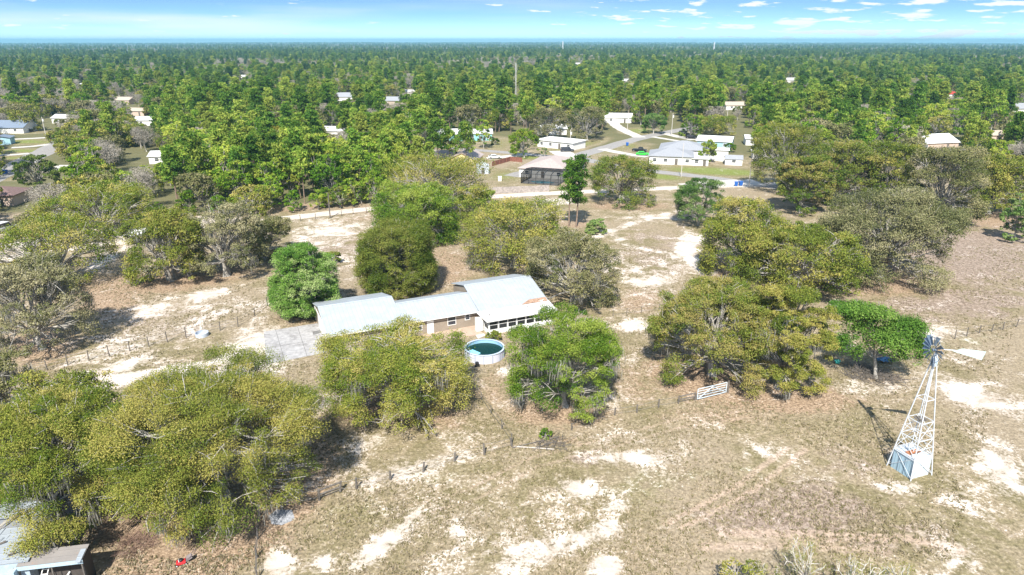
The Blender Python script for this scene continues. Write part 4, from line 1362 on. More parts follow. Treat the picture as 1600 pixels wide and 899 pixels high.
# ------------------------------------------------------------------ red mower
MO = G(284, 881)
mw = empty('lawn_mower', MO, math.radians(25), 'small red push mower left on the orange leaf litter', 'mower')
red = plain('red_mower_deck', (0.55, 0.025, 0.03), .35)
b = MB().prism([(-.42, -.28, .12), (.36, -.28, .12), (.36, .28, .12), (-.42, .28, .12)], [(-.34, -.22, .30), (.30, -.22, .30), (.30, .22, .30), (-.34, .22, .30)])
b.build('deck', red, mw, bevel=.03)
MB().lathe((-.02, 0, 0), [(.17, .30), (.18, .44), (.13, .50), (.01, .51)], 16).build('engine', M['dark'], mw)
MB().box(-.2, -.06, -.12, .12, .30, .45).build('fuel_tank', M['white'], mw)
for x in (-.36, .32):
    for y in (-.31, .31):
        w_ = MB().tube([(x, y - .03, .11), (x, y + .03, .11)], .11, 14).build('wheel', M['dark'], mw)
        MB().tube([(x, y - .035, .11), (x, y + .035, .11)], .06, 10).build('hub', M['white'], w_)
b = MB()
for y in (-.2, .2):
    b.tube([(.30, y, .22), (.75, y, .62), (1.15, y, .95)], .022)
b.tube([(1.15, -.2, .95), (1.15, .2, .95)], .022).bar((.75, -.2, .62), (.75, .2, .62), .03)
b.build('handle', plain('mower_handle', (0.16, 0.12, 0.12)), mw)
MB().prism([(.34, -.2, .2), (.85, -.18, .42), (.85, .18, .42), (.34, .2, .2)], [(.40, -.2, .48), (.80, -.14, .68), (.80, .14, .68), (.40, .2, .48)]).build('grass_bag', plain('grey_cloth', (0.22, 0.19, 0.19), .9), mw)

# ------------------------------------------------------------------ tin sheds in the near left corner
M['tin'] = ribbed('streaked_tin_roof', (0.36, 0.40, 0.44), 0.7, 1, rough=.45, metal=.2, line=.7, depth=.6, alt=(0.30, 0.20, 0.13), alt_lo=.60, alt_hi=.72)
M['rustroof'] = ribbed('leafy_rusted_roof', (0.235, 0.215, 0.20), 0.6, 1, rough=.8, line=.8, depth=.4, alt=(0.36, 0.15, 0.07), alt_lo=.56, alt_hi=.7)
M['palebluebeam'] = plain('pale_blue_fascia', (0.36, 0.48, 0.56), .6, var=.08, alt=(0.62, 0.55, 0.47), alt_lo=.6, alt_hi=.7)
fa, fb = G(25, 889, 2.6), G(128, 877, 2.6)
sa = math.atan2((fb - fa).y, (fb - fa).x)
ls = empty('lean_to_shed', (fa.x, fa.y, 0), sa, 'open lean-to with a rusty leaf-strewn roof and pale blue fascia, lower left corner', 'shed')
sl = (fb - fa).length
b = MB()
slab(b, (0, 0.05, 2.72), (sl, 0.05, 2.72), (sl + .02, 1.55, 2.93), (-.1, 1.55, 2.93), .06)
lr = b.build('roof', M['rustroof'], ls)
MB().box(-.1, sl + .05, -.02, .03, 2.38, 2.70).build('fascia', M['palebluebeam'], lr)
MB().box(sl - .4, sl - .02, .1, 1.45, 2.735, 2.745).build('pale_strip', M['tin'], lr).rotation_euler = (math.radians(8), 0, 0)
MB().box(sl - .06, sl, .1, 1.5, 0, 2.66).build('side_wall', M['dark'], ls)
MB().box(-.1, sl - .1, 1.42, 1.5, 0, 2.8).build('back_wall', plain('dark_boards', (0.07, 0.06, 0.055), .9), ls)  # interior wall in one even dark board colour
for x in (.05, sl * .5, sl - .16):
    MB().box(x, x + .1, .06, .16, 0, 2.37).build('post', M['greypost'], ls)
# ladder and frames leaning inside the lean-to
b = MB()
ld = Vector((2.5, .75, 0))
for w in (0, .42):
    b.bar((1.0 + w, -.45, .1), (1.5 + w, .6, 2.0), .06)
for k in range(6):
    f_ = (k + .5) / 6
    b.bar((1.0 + .5 * f_, -.45 + 1.05 * f_, .1 + 1.9 * f_), (1.42 + .5 * f_, -.45 + 1.05 * f_, .1 + 1.9 * f_), .05)
o = b.build('step_ladder', M['whitegrime'], loc=(fa.x, fa.y, 0))
o.rotation_euler = (0, 0, sa)
tag(o, 'white ladder leaning under the lean-to fascia', 'ladder')
b = MB().bar((2.3, -.5, .15), (3.5, .1, 1.7), .08)
o = b.build('loose_pole', M['whitegrime'], loc=(fa.x, fa.y, 0))
o.rotation_euler = (0, 0, sa)
tag(o, 'single white pole propped across the mouth of the lean-to', 'pole')
bn = empty('tin_barn', (fa.x, fa.y, 0), sa, 'larger shed with streaked grey tin roof, running under the mossy oak', 'shed')
b = MB()
slab(b, (-7.5, .3, 2.95), (.75, .3, 2.95), (.75, 4.2, 3.3), (-7.5, 4.2, 3.3), .07)
br_ = b.build('roof', M['tin'], bn)
b = MB()
for (x, y) in ((-.9, 1.0), (-2.2, 2.3), (.2, 2.9)):
    b.bar((x, y, 3.06 + (y - .3) * .09), (x + .5, y + .25, 3.1 + (y - .3) * .09), .14, .08)
b.build('loose_board', M['greypost'], br_)
MB().box(-7.4, .6, .4, 4.1, 0, 2.88).build('wall', plain('blue_grey_sheet_wall', (0.36, 0.44, 0.52), .6), bn)
MB().box(-.15, .03, -.45, .2, 0, 2.6).build('door_leaf', M['palebluebeam'], bn)
b = MB()
slab(b, (-9, 6.0, 3.0), (.2, 6.0, 3.0), (.2, 12.5, 3.5), (-9, 12.5, 3.5), .07)
bk = empty('storage_shed', (fa.x, fa.y, 0), sa, 'blue-grey roofed shed glimpsed beneath the mossy oak at the left edge', 'shed')
b.build('roof', M['tin'], bk)
MB().box(-8.8, 0, 6.2, 12.3, 0, 2.9).build('wall', plain('dull_shed_wall', (0.25, 0.27, 0.30), .8), bk)

# ------------------------------------------------------------------ dry grass tufts over the near paddock
gr = np.random.default_rng(9)
ng_ = 70000
gy_ = 40 + 95 * gr.random(ng_) ** 1.5
gxx = gr.uniform(-.80, .80, ng_) * gy_
cs_ = np.sin(gxx * .35 + 2 * np.sin(gy_ * .23)) + np.sin(gy_ * .41 + 1.3 * np.sin(gxx * .19)) + gr.normal(size=ng_) * .8
ix = np.clip(np.searchsorted(gx, gxx), 0, nx - 1)
iy = np.clip(np.searchsorted(gy, gy_), 0, ny - 1)
sv = sand[iy, ix]
dst = np.zeros(ng_, bool)
for hx_, hy_, hr_, hh_ in HERO:
    dst |= (gxx - hx_) ** 2 + (gy_ - hy_) ** 2 < (hr_ * .9) ** 2
lx = (gxx + 24.9) * math.cos(math.radians(24)) + (gy_ - 84.8) * math.sin(math.radians(24))
ly = -(gxx + 24.9) * math.sin(math.radians(24)) + (gy_ - 84.8) * math.cos(math.radians(24))
inh = ((lx > -13) & (lx < 34) & (ly > -1.5) & (ly < 13)) | ((lx > 12) & (lx < 34) & (ly > -5) & (ly < 0)) | ((gxx + 3.7) ** 2 + (gy_ - 83.6) ** 2 < 9) | ((np.abs(gxx - 39.3) < 2) & (np.abs(gy_ - 57.4) < 2))
keep = (cs_ > -.2) & (sv < .45) & ~dst & ~inh
gxx, gy_ = gxx[keep], gy_[keep]
nb_ = 4
C_ = np.repeat(np.stack([gxx, gy_, np.zeros(len(gxx))], 1), nb_, 0)
C_ += gr.normal(size=C_.shape) * np.array([.10, .10, 0])
hgt = gr.uniform(.06, .20, len(C_))
aa = gr.uniform(0, 6.28, len(C_))
wv = np.stack([np.cos(aa), np.sin(aa), np.zeros(len(C_))], 1) * gr.uniform(.03, .09, len(C_))[:, None]
ln_ = gr.normal(size=C_.shape) * .07
ln_[:, 2] = hgt
Vg = np.stack([C_ - wv, C_ + wv, C_ + ln_ + wv * .5, C_ + ln_ - wv * .5], 1).reshape(-1, 3)
GM_ = leaf_mat('dry_pasture_grass', (0.165, 0.150, 0.070), (0.270, 0.228, 0.145), (0.420, 0.350, 0.260), .2, 0)
tg_ = np.clip(np.repeat(gr.uniform(.05, .95, len(gxx)), nb_) + gr.normal(size=len(C_)) * .1, 0, 1)
tag(link('pasture_grass', raw_mesh('pasture_grass', Vg, np.arange(len(C_) * 4).reshape(-1, 4), GM_, tg_)), kind='stuff')

# ------------------------------------------------------------------ the neighbourhood beyond the sandy road
M['shingle'] = plain('grey_shingles', (0.27, 0.28, 0.30), .9, var=.12, scale=2.5)
M['tanshingle'] = plain('pinkish_tan_shingles', (0.37, 0.31, 0.285), .9, var=.10, scale=2.0)
M['maroon'] = plain('dull_maroon_roof', (0.17, 0.11, 0.10), .9, var=.2)
M['whiteroof'] = plain('white_flat_roof', (0.68, 0.68, 0.66), .7, var=.06)
M['blueshingle'] = plain('slate_blue_roof', (0.16, 0.20, 0.26), .85, var=.12)
M['redroof'] = plain('red_roof', (0.42, 0.05, 0.04), .7, var=.12)
M['tanroof'] = plain('sandy_tan_roof', (0.40, 0.335, 0.27), .85, var=.1)
M['cream'] = plain('pale_yellow_wall', (0.66, 0.56, 0.27), .8, var=.05)
M['wallwhite'] = plain('white_block_wall', (0.68, 0.675, 0.65), .8, var=.05)
M['teal'] = plain('turquoise_wall', (0.22, 0.46, 0.46), .7, var=.08)
M['bluewall'] = plain('pale_teal_wall', (0.30, 0.48, 0.55), .8, var=.06)
M['peach'] = plain('peach_wall', (0.50, 0.39, 0.32), .8, var=.06)


def cottage(name, label, x, y, yaw, L, W, wh, rh, wall, roof, style='gable', wins=3, oh=.45, door=True, axis='x'):
    """house with its near left corner at x, y; local x runs along the near wall"""
    o = empty(name, (x, y, 0), math.radians(yaw), label, 'house' if 'shed' not in name else 'shed')
    if style == 'flat':
        MB().box(0, L, 0, W, 0, wh).build('wall', wall, o)
        MB().prism([(-oh, -oh, wh + .005), (L + oh, -oh, wh + .005), (L + oh, W + oh, wh + .25), (-oh, W + oh, wh + .25)],
                   [(-oh, -oh, wh + .15), (L + oh, -oh, wh + .15), (L + oh, W + oh, wh + .42), (-oh, W + oh, wh + .42)]).build('roof', roof, o)
    elif style == 'gable' and axis == 'x':
        pr = [(0, 0), (W, 0), (W, wh), (W / 2, rh - .12), (0, wh)]
        MB().prism([(0, a, z) for a, z in pr], [(L, a, z) for a, z in pr]).build('wall', wall, o)
        k = (rh - wh) / (W / 2)
        b = MB()
        slab(b, (-oh, -oh, wh - oh * k + .06), (L + oh, -oh, wh - oh * k + .06), (L + oh, W / 2, rh), (-oh, W / 2, rh), .12)
        slab(b, (-oh, W / 2 + .003, rh), (L + oh, W / 2 + .003, rh), (L + oh, W + oh, wh - oh * k + .06), (-oh, W + oh, wh - oh * k + .06), .12)
        b.build('roof', roof, o)
    elif style == 'gable':
        pr = [(0, 0), (L, 0), (L, wh), (L / 2, rh - .12), (0, wh)]
        MB().prism([(a, 0, z) for a, z in pr], [(a, W, z) for a, z in pr]).build('wall', wall, o)
        k = (rh - wh) / (L / 2)
        b = MB()
        slab(b, (L / 2, -oh, rh), (L / 2, W + oh, rh), (-oh, W + oh, wh - oh * k + .06), (-oh, -oh, wh - oh * k + .06), .12)
        slab(b, (L / 2 + .003, -oh, rh), (L + oh, -oh, wh - oh * k + .06), (L + oh, W + oh, wh - oh * k + .06), (L / 2 + .003, W + oh, rh), .12)
        b.build('roof', roof, o)
    else:                                   # hip
        MB().box(0, L, 0, W, 0, wh).build('wall', wall, o)
        m = min(L, W) / 2
        e0 = [(-oh, -oh, wh + .01), (L + oh, -oh, wh + .01), (L + oh, W + oh, wh + .01), (-oh, W + oh, wh + .01)]
        e1 = [(a, b_, z + .14) for a, b_, z in e0]
        if L >= W:
            t0, t1 = (m, W / 2, rh), (L - m, W / 2, rh)
            fs = [(e1[0], e1[1], t1, t0), (e1[1], e1[2], t1), (e1[2], e1[3], t0, t1), (e1[3], e1[0], t0)]
        else:
            t0, t1 = (L / 2, m, rh), (L / 2, W - m, rh)
            fs = [(e1[0], e1[1], t0), (e1[1], e1[2], t1, t0), (e1[2], e1[3], t1), (e1[3], e1[0], t0, t1)]
        b = MB()
        for f_ in fs:
            b.quad(*f_)
        for i_ in range(4):
            j_ = (i_ + 1) % 4
            b.quad(e0[i_], e0[j_], e1[j_], e1[i_])
        b.quad(*e0[::-1])
        b.build('roof', roof, o)
    for k in range(wins):
        cx = L * (k + .5) / wins
        if door and k == wins // 2:
            MB().box(cx - .5, cx + .5, -.06, -.01, .05, 2.05).build('door', M['greypost'], o)
            continue
        window(o, cx - .6, cx + .6, 0, .95, 2.0, fw=.12)
    return o


A = cottage('pool_house', 'white house with a broad pinkish-tan roof and black pool screen', 2.2, 213.1, -20, 15.5, 22, 2.6, 5.0, M['wallwhite'], M['tanshingle'], 'hip', 3)
m_, t_, o_ = new_mat('black_pool_screen')
d_ = N(t_, 'ShaderNodeBsdfDiffuse')
d_.inputs[0].default_value = (.012, .013, .015, 1)
tp_ = N(t_, 'ShaderNodeBsdfTransparent')
mx_ = N(t_, 'ShaderNodeMixShader')
mx_.inputs[0].default_value = .58
t_.links.new(tp_.outputs[0], mx_.inputs[1])
t_.links.new(d_.outputs[0], mx_.inputs[2])
t_.links.new(mx_.outputs[0], o_.inputs[0])
M['poolscreen'] = m_
cg = empty('pool_cage', (2.7, 202.2, 0), math.radians(-20), 'black framed pool screen enclosure against the tan-roofed house', 'screen cage')
cl_, cw, ch = 11.5, 10.4, 3.0
fr = MB()
for x in np.linspace(0, cl_, 6):
    fr.bar((x, 0, 0), (x, 0, ch), .12).bar((x, 0, ch), (x, cw * .45, ch + .7), .12).bar((x, cw * .45, ch + .7), (x, cw, ch + .1), .12)
for y, z in ((0, ch), (cw * .45, ch + .7), (0, 1.0), (cw, ch + .1)):
    fr.bar((0, y, z), (cl_, y, z), .12)
for y in np.linspace(0, cw, 5):
    for x in (0, cl_):
        fr.bar((x, y, 0), (x, y, ch), .12)
fr.build('frame', M['dark'], cg)
MB().quad((0, .02, 0), (cl_, .02, 0), (cl_, .02, ch), (0, .02, ch)).quad((.02, 0, 0), (.02, cw, 0), (.02, cw, ch), (.02, cw * .45, ch + .7), (.02, 0, ch)).quad((cl_ - .02, 0, 0), (cl_ - .02, cw, 0), (cl_ - .02, cw, ch), (cl_ - .02, cw * .45, ch + .7), (cl_ - .02, 0, ch)).build('screen', M['poolscreen'], cg)
MB().quad((0, 0, ch + .03), (cl_, 0, ch + .03), (cl_, cw * .45, ch + .73), (0, cw * .45, ch + .73)).quad((0, cw * .45, ch + .73), (cl_, cw * .45, ch + .73), (cl_, cw, ch + .13), (0, cw, ch + .13)).build('roof_screen', M['poolscreen'], cg)
MB().box(.2, cl_ - .2, .2, cw - .2, 0, .07).build('pool_deck', M['concrete'], cg)
MB().lathe((5.6, 3.6, .10), [(.02, 0), (1.0, 0)], 28).build('pool_water', plain('bright_pool_water', (0.03, 0.42, 0.55), .08, var=.1), cg).scale = (1, 1, 1)
bpy.context.view_layer.objects  # (no operators used)
for c in cg.children:
    if c.name.startswith('pool_water'):
        for v in c.data.vertices:
            v.co.x = 5.6 + (v.co.x - 5.6) * 3.6
            v.co.y = 3.6 + (v.co.y - 3.6) * 1.9


def plank_fence(name, label, pts, h, mat):
    o = empty(name, (pts[0].x, pts[0].y, 0), 0, label, 'fence')
    p0 = pts[0].copy()
    rng = random.Random(4)
    for a, b_ in zip(pts[:-1], pts[1:]):
        d = b_ - a
        n = max(1, int(d.length / 2.4))
        for k in range(n):
            u, w = a + d * (k / n) - p0, a + d * ((k + 1) / n) - p0
            hh = h + rng.uniform(-.05, .05)
            s = Vector((-d.y, d.x, 0)).normalized() * .03
            MB().prism([u - s, w - s, w + s, u + s], [q + Vector((0, 0, hh)) for q in (u - s, w - s, w + s, u + s)]).build('panel', mat, o)
            MB().box(u.x - .07, u.x + .07, u.y - .18, u.y - .04, 0, hh + .1).build('post', mat, o)
    return o


plank_fence('plank_fence', 'weathered grey plank fence behind the sandy road, in front of the pool screen', [G(770, 303), G(800, 302), G(858, 300)], 1.9, plain('grey_planks', (0.30, 0.265, 0.245), .9, var=.25, scale=2))
plank_fence('board_fence', 'reddish-brown board fence between the grey garden shed and the tan roof', [G(769, 260), G(797, 252), G(816, 254)], 1.6, plain('redbrown_boards', (0.20, 0.085, 0.06), .9, var=.25, scale=2))
plank_fence('panel_fence', 'white panel fence behind the green tree, joining grey-roofed house to shed', [G(1086, 250), G(1110, 250), G(1134, 254)], 1.9, M['white'])
cottage('flat_roof_house', 'white house with flat white roof beside the parked dark car', 10.2, 277.5, -38, 17, 9, 2.7, 3, M['wallwhite'], M['whiteroof'], 'flat', 4)
cottage('shingle_house', 'white house with grey hipped shingle roof by the green car, nearer of two wings', 47.4, 236.6, -13, 14.5, 13, 2.7, 5.0, M['wallwhite'], M['shingle'], 'hip', 4)
cottage('shingle_house', 'grey-roofed house right behind the white house with the green car', 54.0, 252.0, -15, 17.0, 15.0, 2.7, 5.2, M['wallwhite'], M['shingle'], 'hip', 3)
cottage('patio_house', 'low white flat-roofed annex at the right end of the grey-roofed house', 61.5, 233.2, -13, 5.2, 7, 2.3, 3, M['wallwhite'], M['whiteroof'], 'flat', 2)
cottage('white_roof_house', 'pale teal house with a broad white roof behind the grey-roofed pair', 73.5, 275.0, -22, 13, 13, 2.8, 4.2, M['bluewall'], M['whiteroof'], 'gable', 3)
cottage('garden_shed', 'small white shed with grey roof on the lawn edge below the white panels', 72.9, 234.2, -14, 5.6, 4.5, 2.1, 3.2, M['wallwhite'], M['shingle'], 'gable', 1, oh=.25, door=False)
cottage('white_shed', 'white windowless shed between the white panel fence and white-roofed house', 75.0, 252.5, -14, 4.2, 4.0, 2.3, 2.9, M['wallwhite'], M['whiteroof'], 'flat', 0)
cottage('white_trailer', 'long white trailer box right of the white windowless shed', 86.5, 247.5, -14, 6.0, 2.6, 2.5, 2.9, M['wallwhite'], M['whiteroof'], 'flat', 0)
cottage('white_roof_house', 'small white house glimpsed at the right of the pale teal house', 95.0, 281.0, -12, 14, 9, 2.7, 3.8, M['wallwhite'], M['whiteroof'], 'gable', 3)
cottage('yellow_house', 'pale yellow house with a pinkish-tan gable roof, by the grey garden shed', -21.5, 229.6, -8, 9.5, 13, 2.7, 5.0, M['cream'], M['tanshingle'], 'gable', 3, axis='y')
cottage('yellow_house', 'yellow wing with long pinkish roof left of the yellow gabled house', -31.5, 235.5, -8, 11, 9, 2.6, 4.4, M['cream'], M['tanshingle'], 'gable', 3)
cottage('garden_shed', 'grey metal garden shed beside the yellow gabled house', -11.2, 217.3, 4, 3.9, 4.6, 2.3, 3.2, plain('light_grey_sheet', (0.46, 0.50, 0.56), .5, var=.05), plain('pale_grey_sheet', (0.56, 0.60, 0.64), .5, var=.05), 'gable', 1, oh=.1, axis='y')
cottage('turquoise_house', 'turquoise house with white roof seen through tall pines', -33.0, 293.0, 4, 12, 9, 3.0, 4.6, M['teal'], M['whiteroof'], 'gable', 3)
cottage('turquoise_house', 'turquoise house with white roof right of its tree-hidden twin', -18.5, 294.5, 4, 10, 9, 3.0, 4.4, M['teal'], M['whiteroof'], 'gable', 3)
cottage('blue_roof_house', 'white house under a slate-blue roof at the left edge, across the street lawns', -260, 317, 3, 36, 13, 2.7, 5.4, M['wallwhite'], M['blueshingle'], 'gable', 5)
cottage('garage_shed', 'small white garage with dark roof beside the left street lawns', -212, 281, 20, 7.0, 6, 2.8, 3.6, M['bluewall'], M['blueshingle'], 'gable', 1, axis='y', door=False)
cottage('white_roof_house', 'white-roofed house behind the grey bare trees on the left', -125, 236, 10, 15, 9, 2.7, 3.9, M['wallwhite'], M['whiteroof'], 'gable', 3)
cottage('maroon_roof_house', 'house with a dull maroon roof among yellowish oaks at the left edge', -140, 171, 8, 12, 9, 2.6, 4.4, M['peach'], M['maroon'], 'hip', 2)
cv_ = empty('shade_canopy', G(222, 379), math.radians(15), 'open white shade canopy on the sandy yard left of the thicket', 'canopy')
for sx in (-2.6, 2.6):
    for sy in (-2.6, 2.6):
        MB().bar((sx, sy, 0), (sx, sy, 2.2), .09).build('leg', M['white'], cv_)
MB().quad((-2.9, -2.9, 2.2), (2.9, -2.9, 2.2), (0, 0, 3.2)).quad((2.9, -2.9, 2.2), (2.9, 2.9, 2.2), (0, 0, 3.2)).quad((2.9, 2.9, 2.2), (-2.9, 2.9, 2.2), (0, 0, 3.2)).quad((-2.9, 2.9, 2.2), (-2.9, -2.9, 2.2), (0, 0, 3.2)).build('roof', plain('white_canvas', (.68, .68, .68), .8), cv_)

M['dullwhite'] = plain('dull_white_roof', (0.50, 0.50, 0.49), .8, var=.1)
FAR = [  # px, py of the near wall's middle, width, roof, wall, label
    (540, 158, 20, 'shingle', 'wallwhite', 'grey-roofed white house far off among bare trees, left of the orange-walled house'),
    (614, 164, 17, 'shingle', 'tanroof', 'far house with orange-tan walls and grey gable roof'),
    (640, 149, 10, 'whiteroof', 'wallwhite', 'tiny white-roofed house just behind the orange-tan walled one'),
    (521, 214, 12, 'whiteroof', 'wallwhite', 'white-roofed house half hidden in the tall pines of the wood'),
    (190, 163, 14, 'tanroof', 'peach', 'sandy-tan roofed house far off in the left woods, higher of two'),
    (213, 181, 11, 'tanroof', 'peach', 'sandy-tan roofed house far off in the left woods, lower of two'),
    (230, 197, 12, 'whiteroof', 'wallwhite', 'white-roofed house just below the two sandy-tan roofs on the left'),
    (100, 193, 12, 'whiteroof', 'wallwhite', 'white house beyond the end of the left street'),
    (1483, 153, 11, 'redroof', 'wallwhite', 'far house with a bright red roof in the right-hand woods'),
    (1594, 178, 20, 'shingle', 'wallwhite', 'grey-roofed house at the right edge of the woods'),
    (1470, 236, 20, 'whiteroof', 'peach', 'peach-walled building with a long white roof behind the oak row'),
    (1232, 130, 16, 'whiteroof', 'wallwhite', 'pale roof far off in the woods above the oak row'),
    (978, 131, 12, 'whiteroof', 'wallwhite', 'tiny white roof far off above the end of the street'),
    (866, 212, 12, 'whiteroof', 'wallwhite', 'white house behind bare trees above the flat-roofed house'),
    (965, 192, 14, 'whiteroof', 'wallwhite', 'white house at the top of the curved white driveway'),
    (1550, 222, 12, 'tanroof', 'peach', 'sandy-tan roof right of the peach-walled building'),
    (1152, 172, 14, 'tanroof', 'wallwhite', 'pale tan house at the far end of the street, right of the bright tree'),
    (902, 103, 14, 'whiteroof', 'wallwhite', 'speck of white roof deep in the forest near the left thin mast'),
    (130, 138, 10, 'whiteroof', 'wallwhite', 'speck of white roof deep in the left forest'),
    (380, 124, 12, 'whiteroof', 'wallwhite', 'bright white speck of a roof in the forest left of centre'),
]
for px_, py_, w_, rf, wl, lab in FAR:
    p = G(px_, py_)
    rf = 'dullwhite' if rf == 'whiteroof' and px_ not in (1470, 965) else rf
    cottage('far_house', lab, p.x - w_ / 2, p.y, random.Random(px_).uniform(-14, 14), w_, w_ * .6, 2.8, 2.8 + w_ * .13, M[wl], M[rf], 'gable', 2)

# ------------------------------------------------------------------ vehicles, bins, poles
M['tyre'] = plain('tyre_rubber', (0.02, 0.02, 0.02), .8)
M['chrome'] = plain('grey_rim', (0.35, 0.35, 0.36), .35, metal=.6)


def car(name, label, loc, rz, paint, kind='car', L=4.7):
    o = empty(name, loc, math.radians(rz), label, 'truck' if kind == 'pickup' else 'van' if kind == 'van' else 'car')
    pm = plain(name + '_paint', paint, .25, spec=.5, var=.04)
    hw, hb, ht = .92, .95, 1.72 if kind in ('suv', 'pickup') else 1.45
    if kind == 'van':
        hb, ht, hw = 1.1, 2.1, 1.0
    h = L / 2
    side = [(-h, .42), (-h + .05, .82), (-h + .25, hb), (h - 1.1, hb), (h - .2, hb - .12), (h, .70), (h - .02, .40), (h - .2, .32), (-h + .2, .32)]
    MB().prism([(x, -hw, z) for x, z in side], [(x, hw, z) for x, z in side]).build('body', pm, o, bevel=.06)
    if kind == 'pickup':
        cab = [(-.35, hb), (-.25, ht), (.95, ht), (1.45, hb)]
    elif kind in ('suv', 'van'):
        cab = [(-h + .12, hb), (-h + .35, ht), (h - 1.75, ht), (h - 1.05, hb)]
    else:
        cab = [(-h + .45, hb), (-h + 1.15, ht), (h - 2.1, ht), (h - 1.25, hb)]
    MB().prism([(x, -hw + .10, z) for x, z in cab], [(x, hw - .10, z) for x, z in cab]).build('cabin', pm, o, bevel=.05)
    gl = M['glass']
    x0, x1, x2, x3 = cab[0][0], cab[1][0], cab[2][0], cab[3][0]
    for s in (-1, 1):
        y = s * (hw - .09)
        q = [(x0 + .22, y, hb + .06), (x3 - .22, y, hb + .06), (x2 - .05, y, ht - .12), (x1 + .1, y, ht - .12)]
        MB().prism([(a, b_ - .008, c) for a, b_, c in q], [(a, b_ + .008, c) for a, b_, c in q]).build('side_window', gl, o)
    for (xa, xb, nm) in ((x3, x2, 'windscreen'), (x0, x1, 'rear_window')):
        sg = .012 if xa > xb else -.012
        za, zb2 = hb + .06, ht - .06
        xa2 = xa + (xb - xa) * .1
        xb2 = xb + (xa - xb) * .08
        MB().prism([(xa2, -hw + .2, za), (xa2, hw - .2, za), (xb2, hw - .24, zb2), (xb2, -hw + .24, zb2)],
                   [(xa2 + 2 * sg, -hw + .2, za + .02), (xa2 + 2 * sg, hw - .2, za + .02), (xb2 + 2 * sg, hw - .24, zb2 + .02), (xb2 + 2 * sg, -hw + .24, zb2 + .02)]).build(nm, gl, o)
    for x in (-h + .85, h - .9):
        for s in (-1, 1):
            w2 = MB().tube([(x, s * (hw - .2), .34), (x, s * (hw + .02), .34)], .34, 16).build('wheel', M['tyre'], o)
            MB().tube([(x, s * (hw + .0), .34), (x, s * (hw + .03), .34)], .19, 10).build('rim', M['chrome'], w2)
    for s in (-1, 1):
        MB().box(h - .08, h + .01, s * .7 - .17, s * .7 + .17, .62, .76).build('headlight', M['white'], o)
        MB().box(-h - .01, -h + .06, s * .75 - .1, s * .75 + .1, .66, .84).build('tail_light', plain('red_lens', (.3, .01, .01), .3) if 'red_lens' not in bpy.data.materials else bpy.data.materials['red_lens'], o)
    return o


def at(px, py, z=.03):
    p = G(px, py)
    return (p.x, p.y, z)


car('parked_suv', 'dark grey estate car parked right of the white flat-roofed house', at(886, 237), 8, (.03, .035, .045), 'suv', 5.2)
car('pickup_truck', 'black pickup parked behind the bright green car', at(999, 237), -25, (.015, .016, .02), 'pickup', 5.6)
car('parked_car', 'bright green car on the drive of the grey-roofed house', at(1004, 243), -14, (.03, .50, .04), 'car', 4.9)
car('parked_suv', 'black car under the vivid round street tree, nearer of two', at(1081, 217), -20, (.012, .013, .018), 'suv', 5.2)
car('parked_suv', 'black car under the vivid round street tree, farther of two', at(1069, 211), -20, (.014, .014, .018), 'suv', 5.2)
car('parked_car', 'white car on the drive by the reddish-brown board fence', at(773, 248), 10, (.70, .72, .72), 'car', 4.8)
car('parked_suv', 'dark car beside the slate-blue roofed house at upper left', at(43, 207), 60, (.02, .02, .03), 'suv', 5)
car('cargo_van', 'white van on the sand at the left edge among golden oaks', at(6, 362), 80, (.66, .67, .68), 'van', 5.5)


def bin_(label, px, py, col=(.02, .10, .36), group=None):
    o = empty('wheelie_bin', G(px, py), random.Random(px).uniform(-.4, .4), label, 'bin', group)
    pm = bpy.data.materials.get('blue_bin_plastic') or plain('blue_bin_plastic', col, .45, var=.06)
    MB().prism([(-.42, -.42, .12), (.42, -.42, .12), (.42, .42, .12), (-.42, .42, .12)], [(-.52, -.52, 1.25), (.52, -.52, 1.25), (.52, .52, 1.25), (-.52, .52, 1.25)]).build('body', pm, o)
    MB().prism([(-.56, -.56, 1.255), (.56, -.56, 1.255), (.56, .58, 1.255), (-.56, .58, 1.255)], [(-.5, -.46, 1.38), (.5, -.46, 1.38), (.5, .5, 1.34), (-.5, .5, 1.34)]).build('lid', pm, o)
    for s in (-.4, .4):
        MB().tube([(s - .06, .5, .14), (s + .06, .5, .14)], .14, 10).build('wheel', M['tyre'], o)
    return o


bin_('left one of a pair of blue bins at the white concrete apron', 1150, 291)
bin_('right one of a pair of blue bins at the white concrete apron', 1157, 290.5)
bin_('blue bin on the street verge above the green car', 980, 228)
bin_('blue bin standing on the left street by the dark broad-leaved tree', 9, 272)
kk = empty('well_box', G(781, 283), 0, 'small white well box on the lawn left of the pool screen', 'box')
MB().box(-.5, .5, -.4, .4, 0, 1.3).build('body', M['white'], kk)
MB().box(-.6, .6, -.5, .5, 1.302, 1.40).build('lid', M['white'], kk)


def pole(name, label, px, py, top, r=.14, arm=True, col=None):
    p = G(px, py)
    h = 6.0
    while PJ(p.x, p.y, h)[1] > top and h < 160:
        h += .1
    o = empty(name, p, 0, label, 'pole')
    MB().tube([(0, 0, -.1), (0, 0, h)], [r, r * .75], 8).build('shaft', col or plain('bleached_pole', (0.50, 0.47, 0.43), .9), o)
    if arm:
        MB().bar((-.9, 0, h - .7), (.9, 0, h - .7), .12).build('cross_arm', M['greypost'], o)
        MB().tube([(.3, 0, h - 1.9), (.3, 0, h - 1.0)], .25, 10).build('transformer', M['whiteroof'], o)
    return o


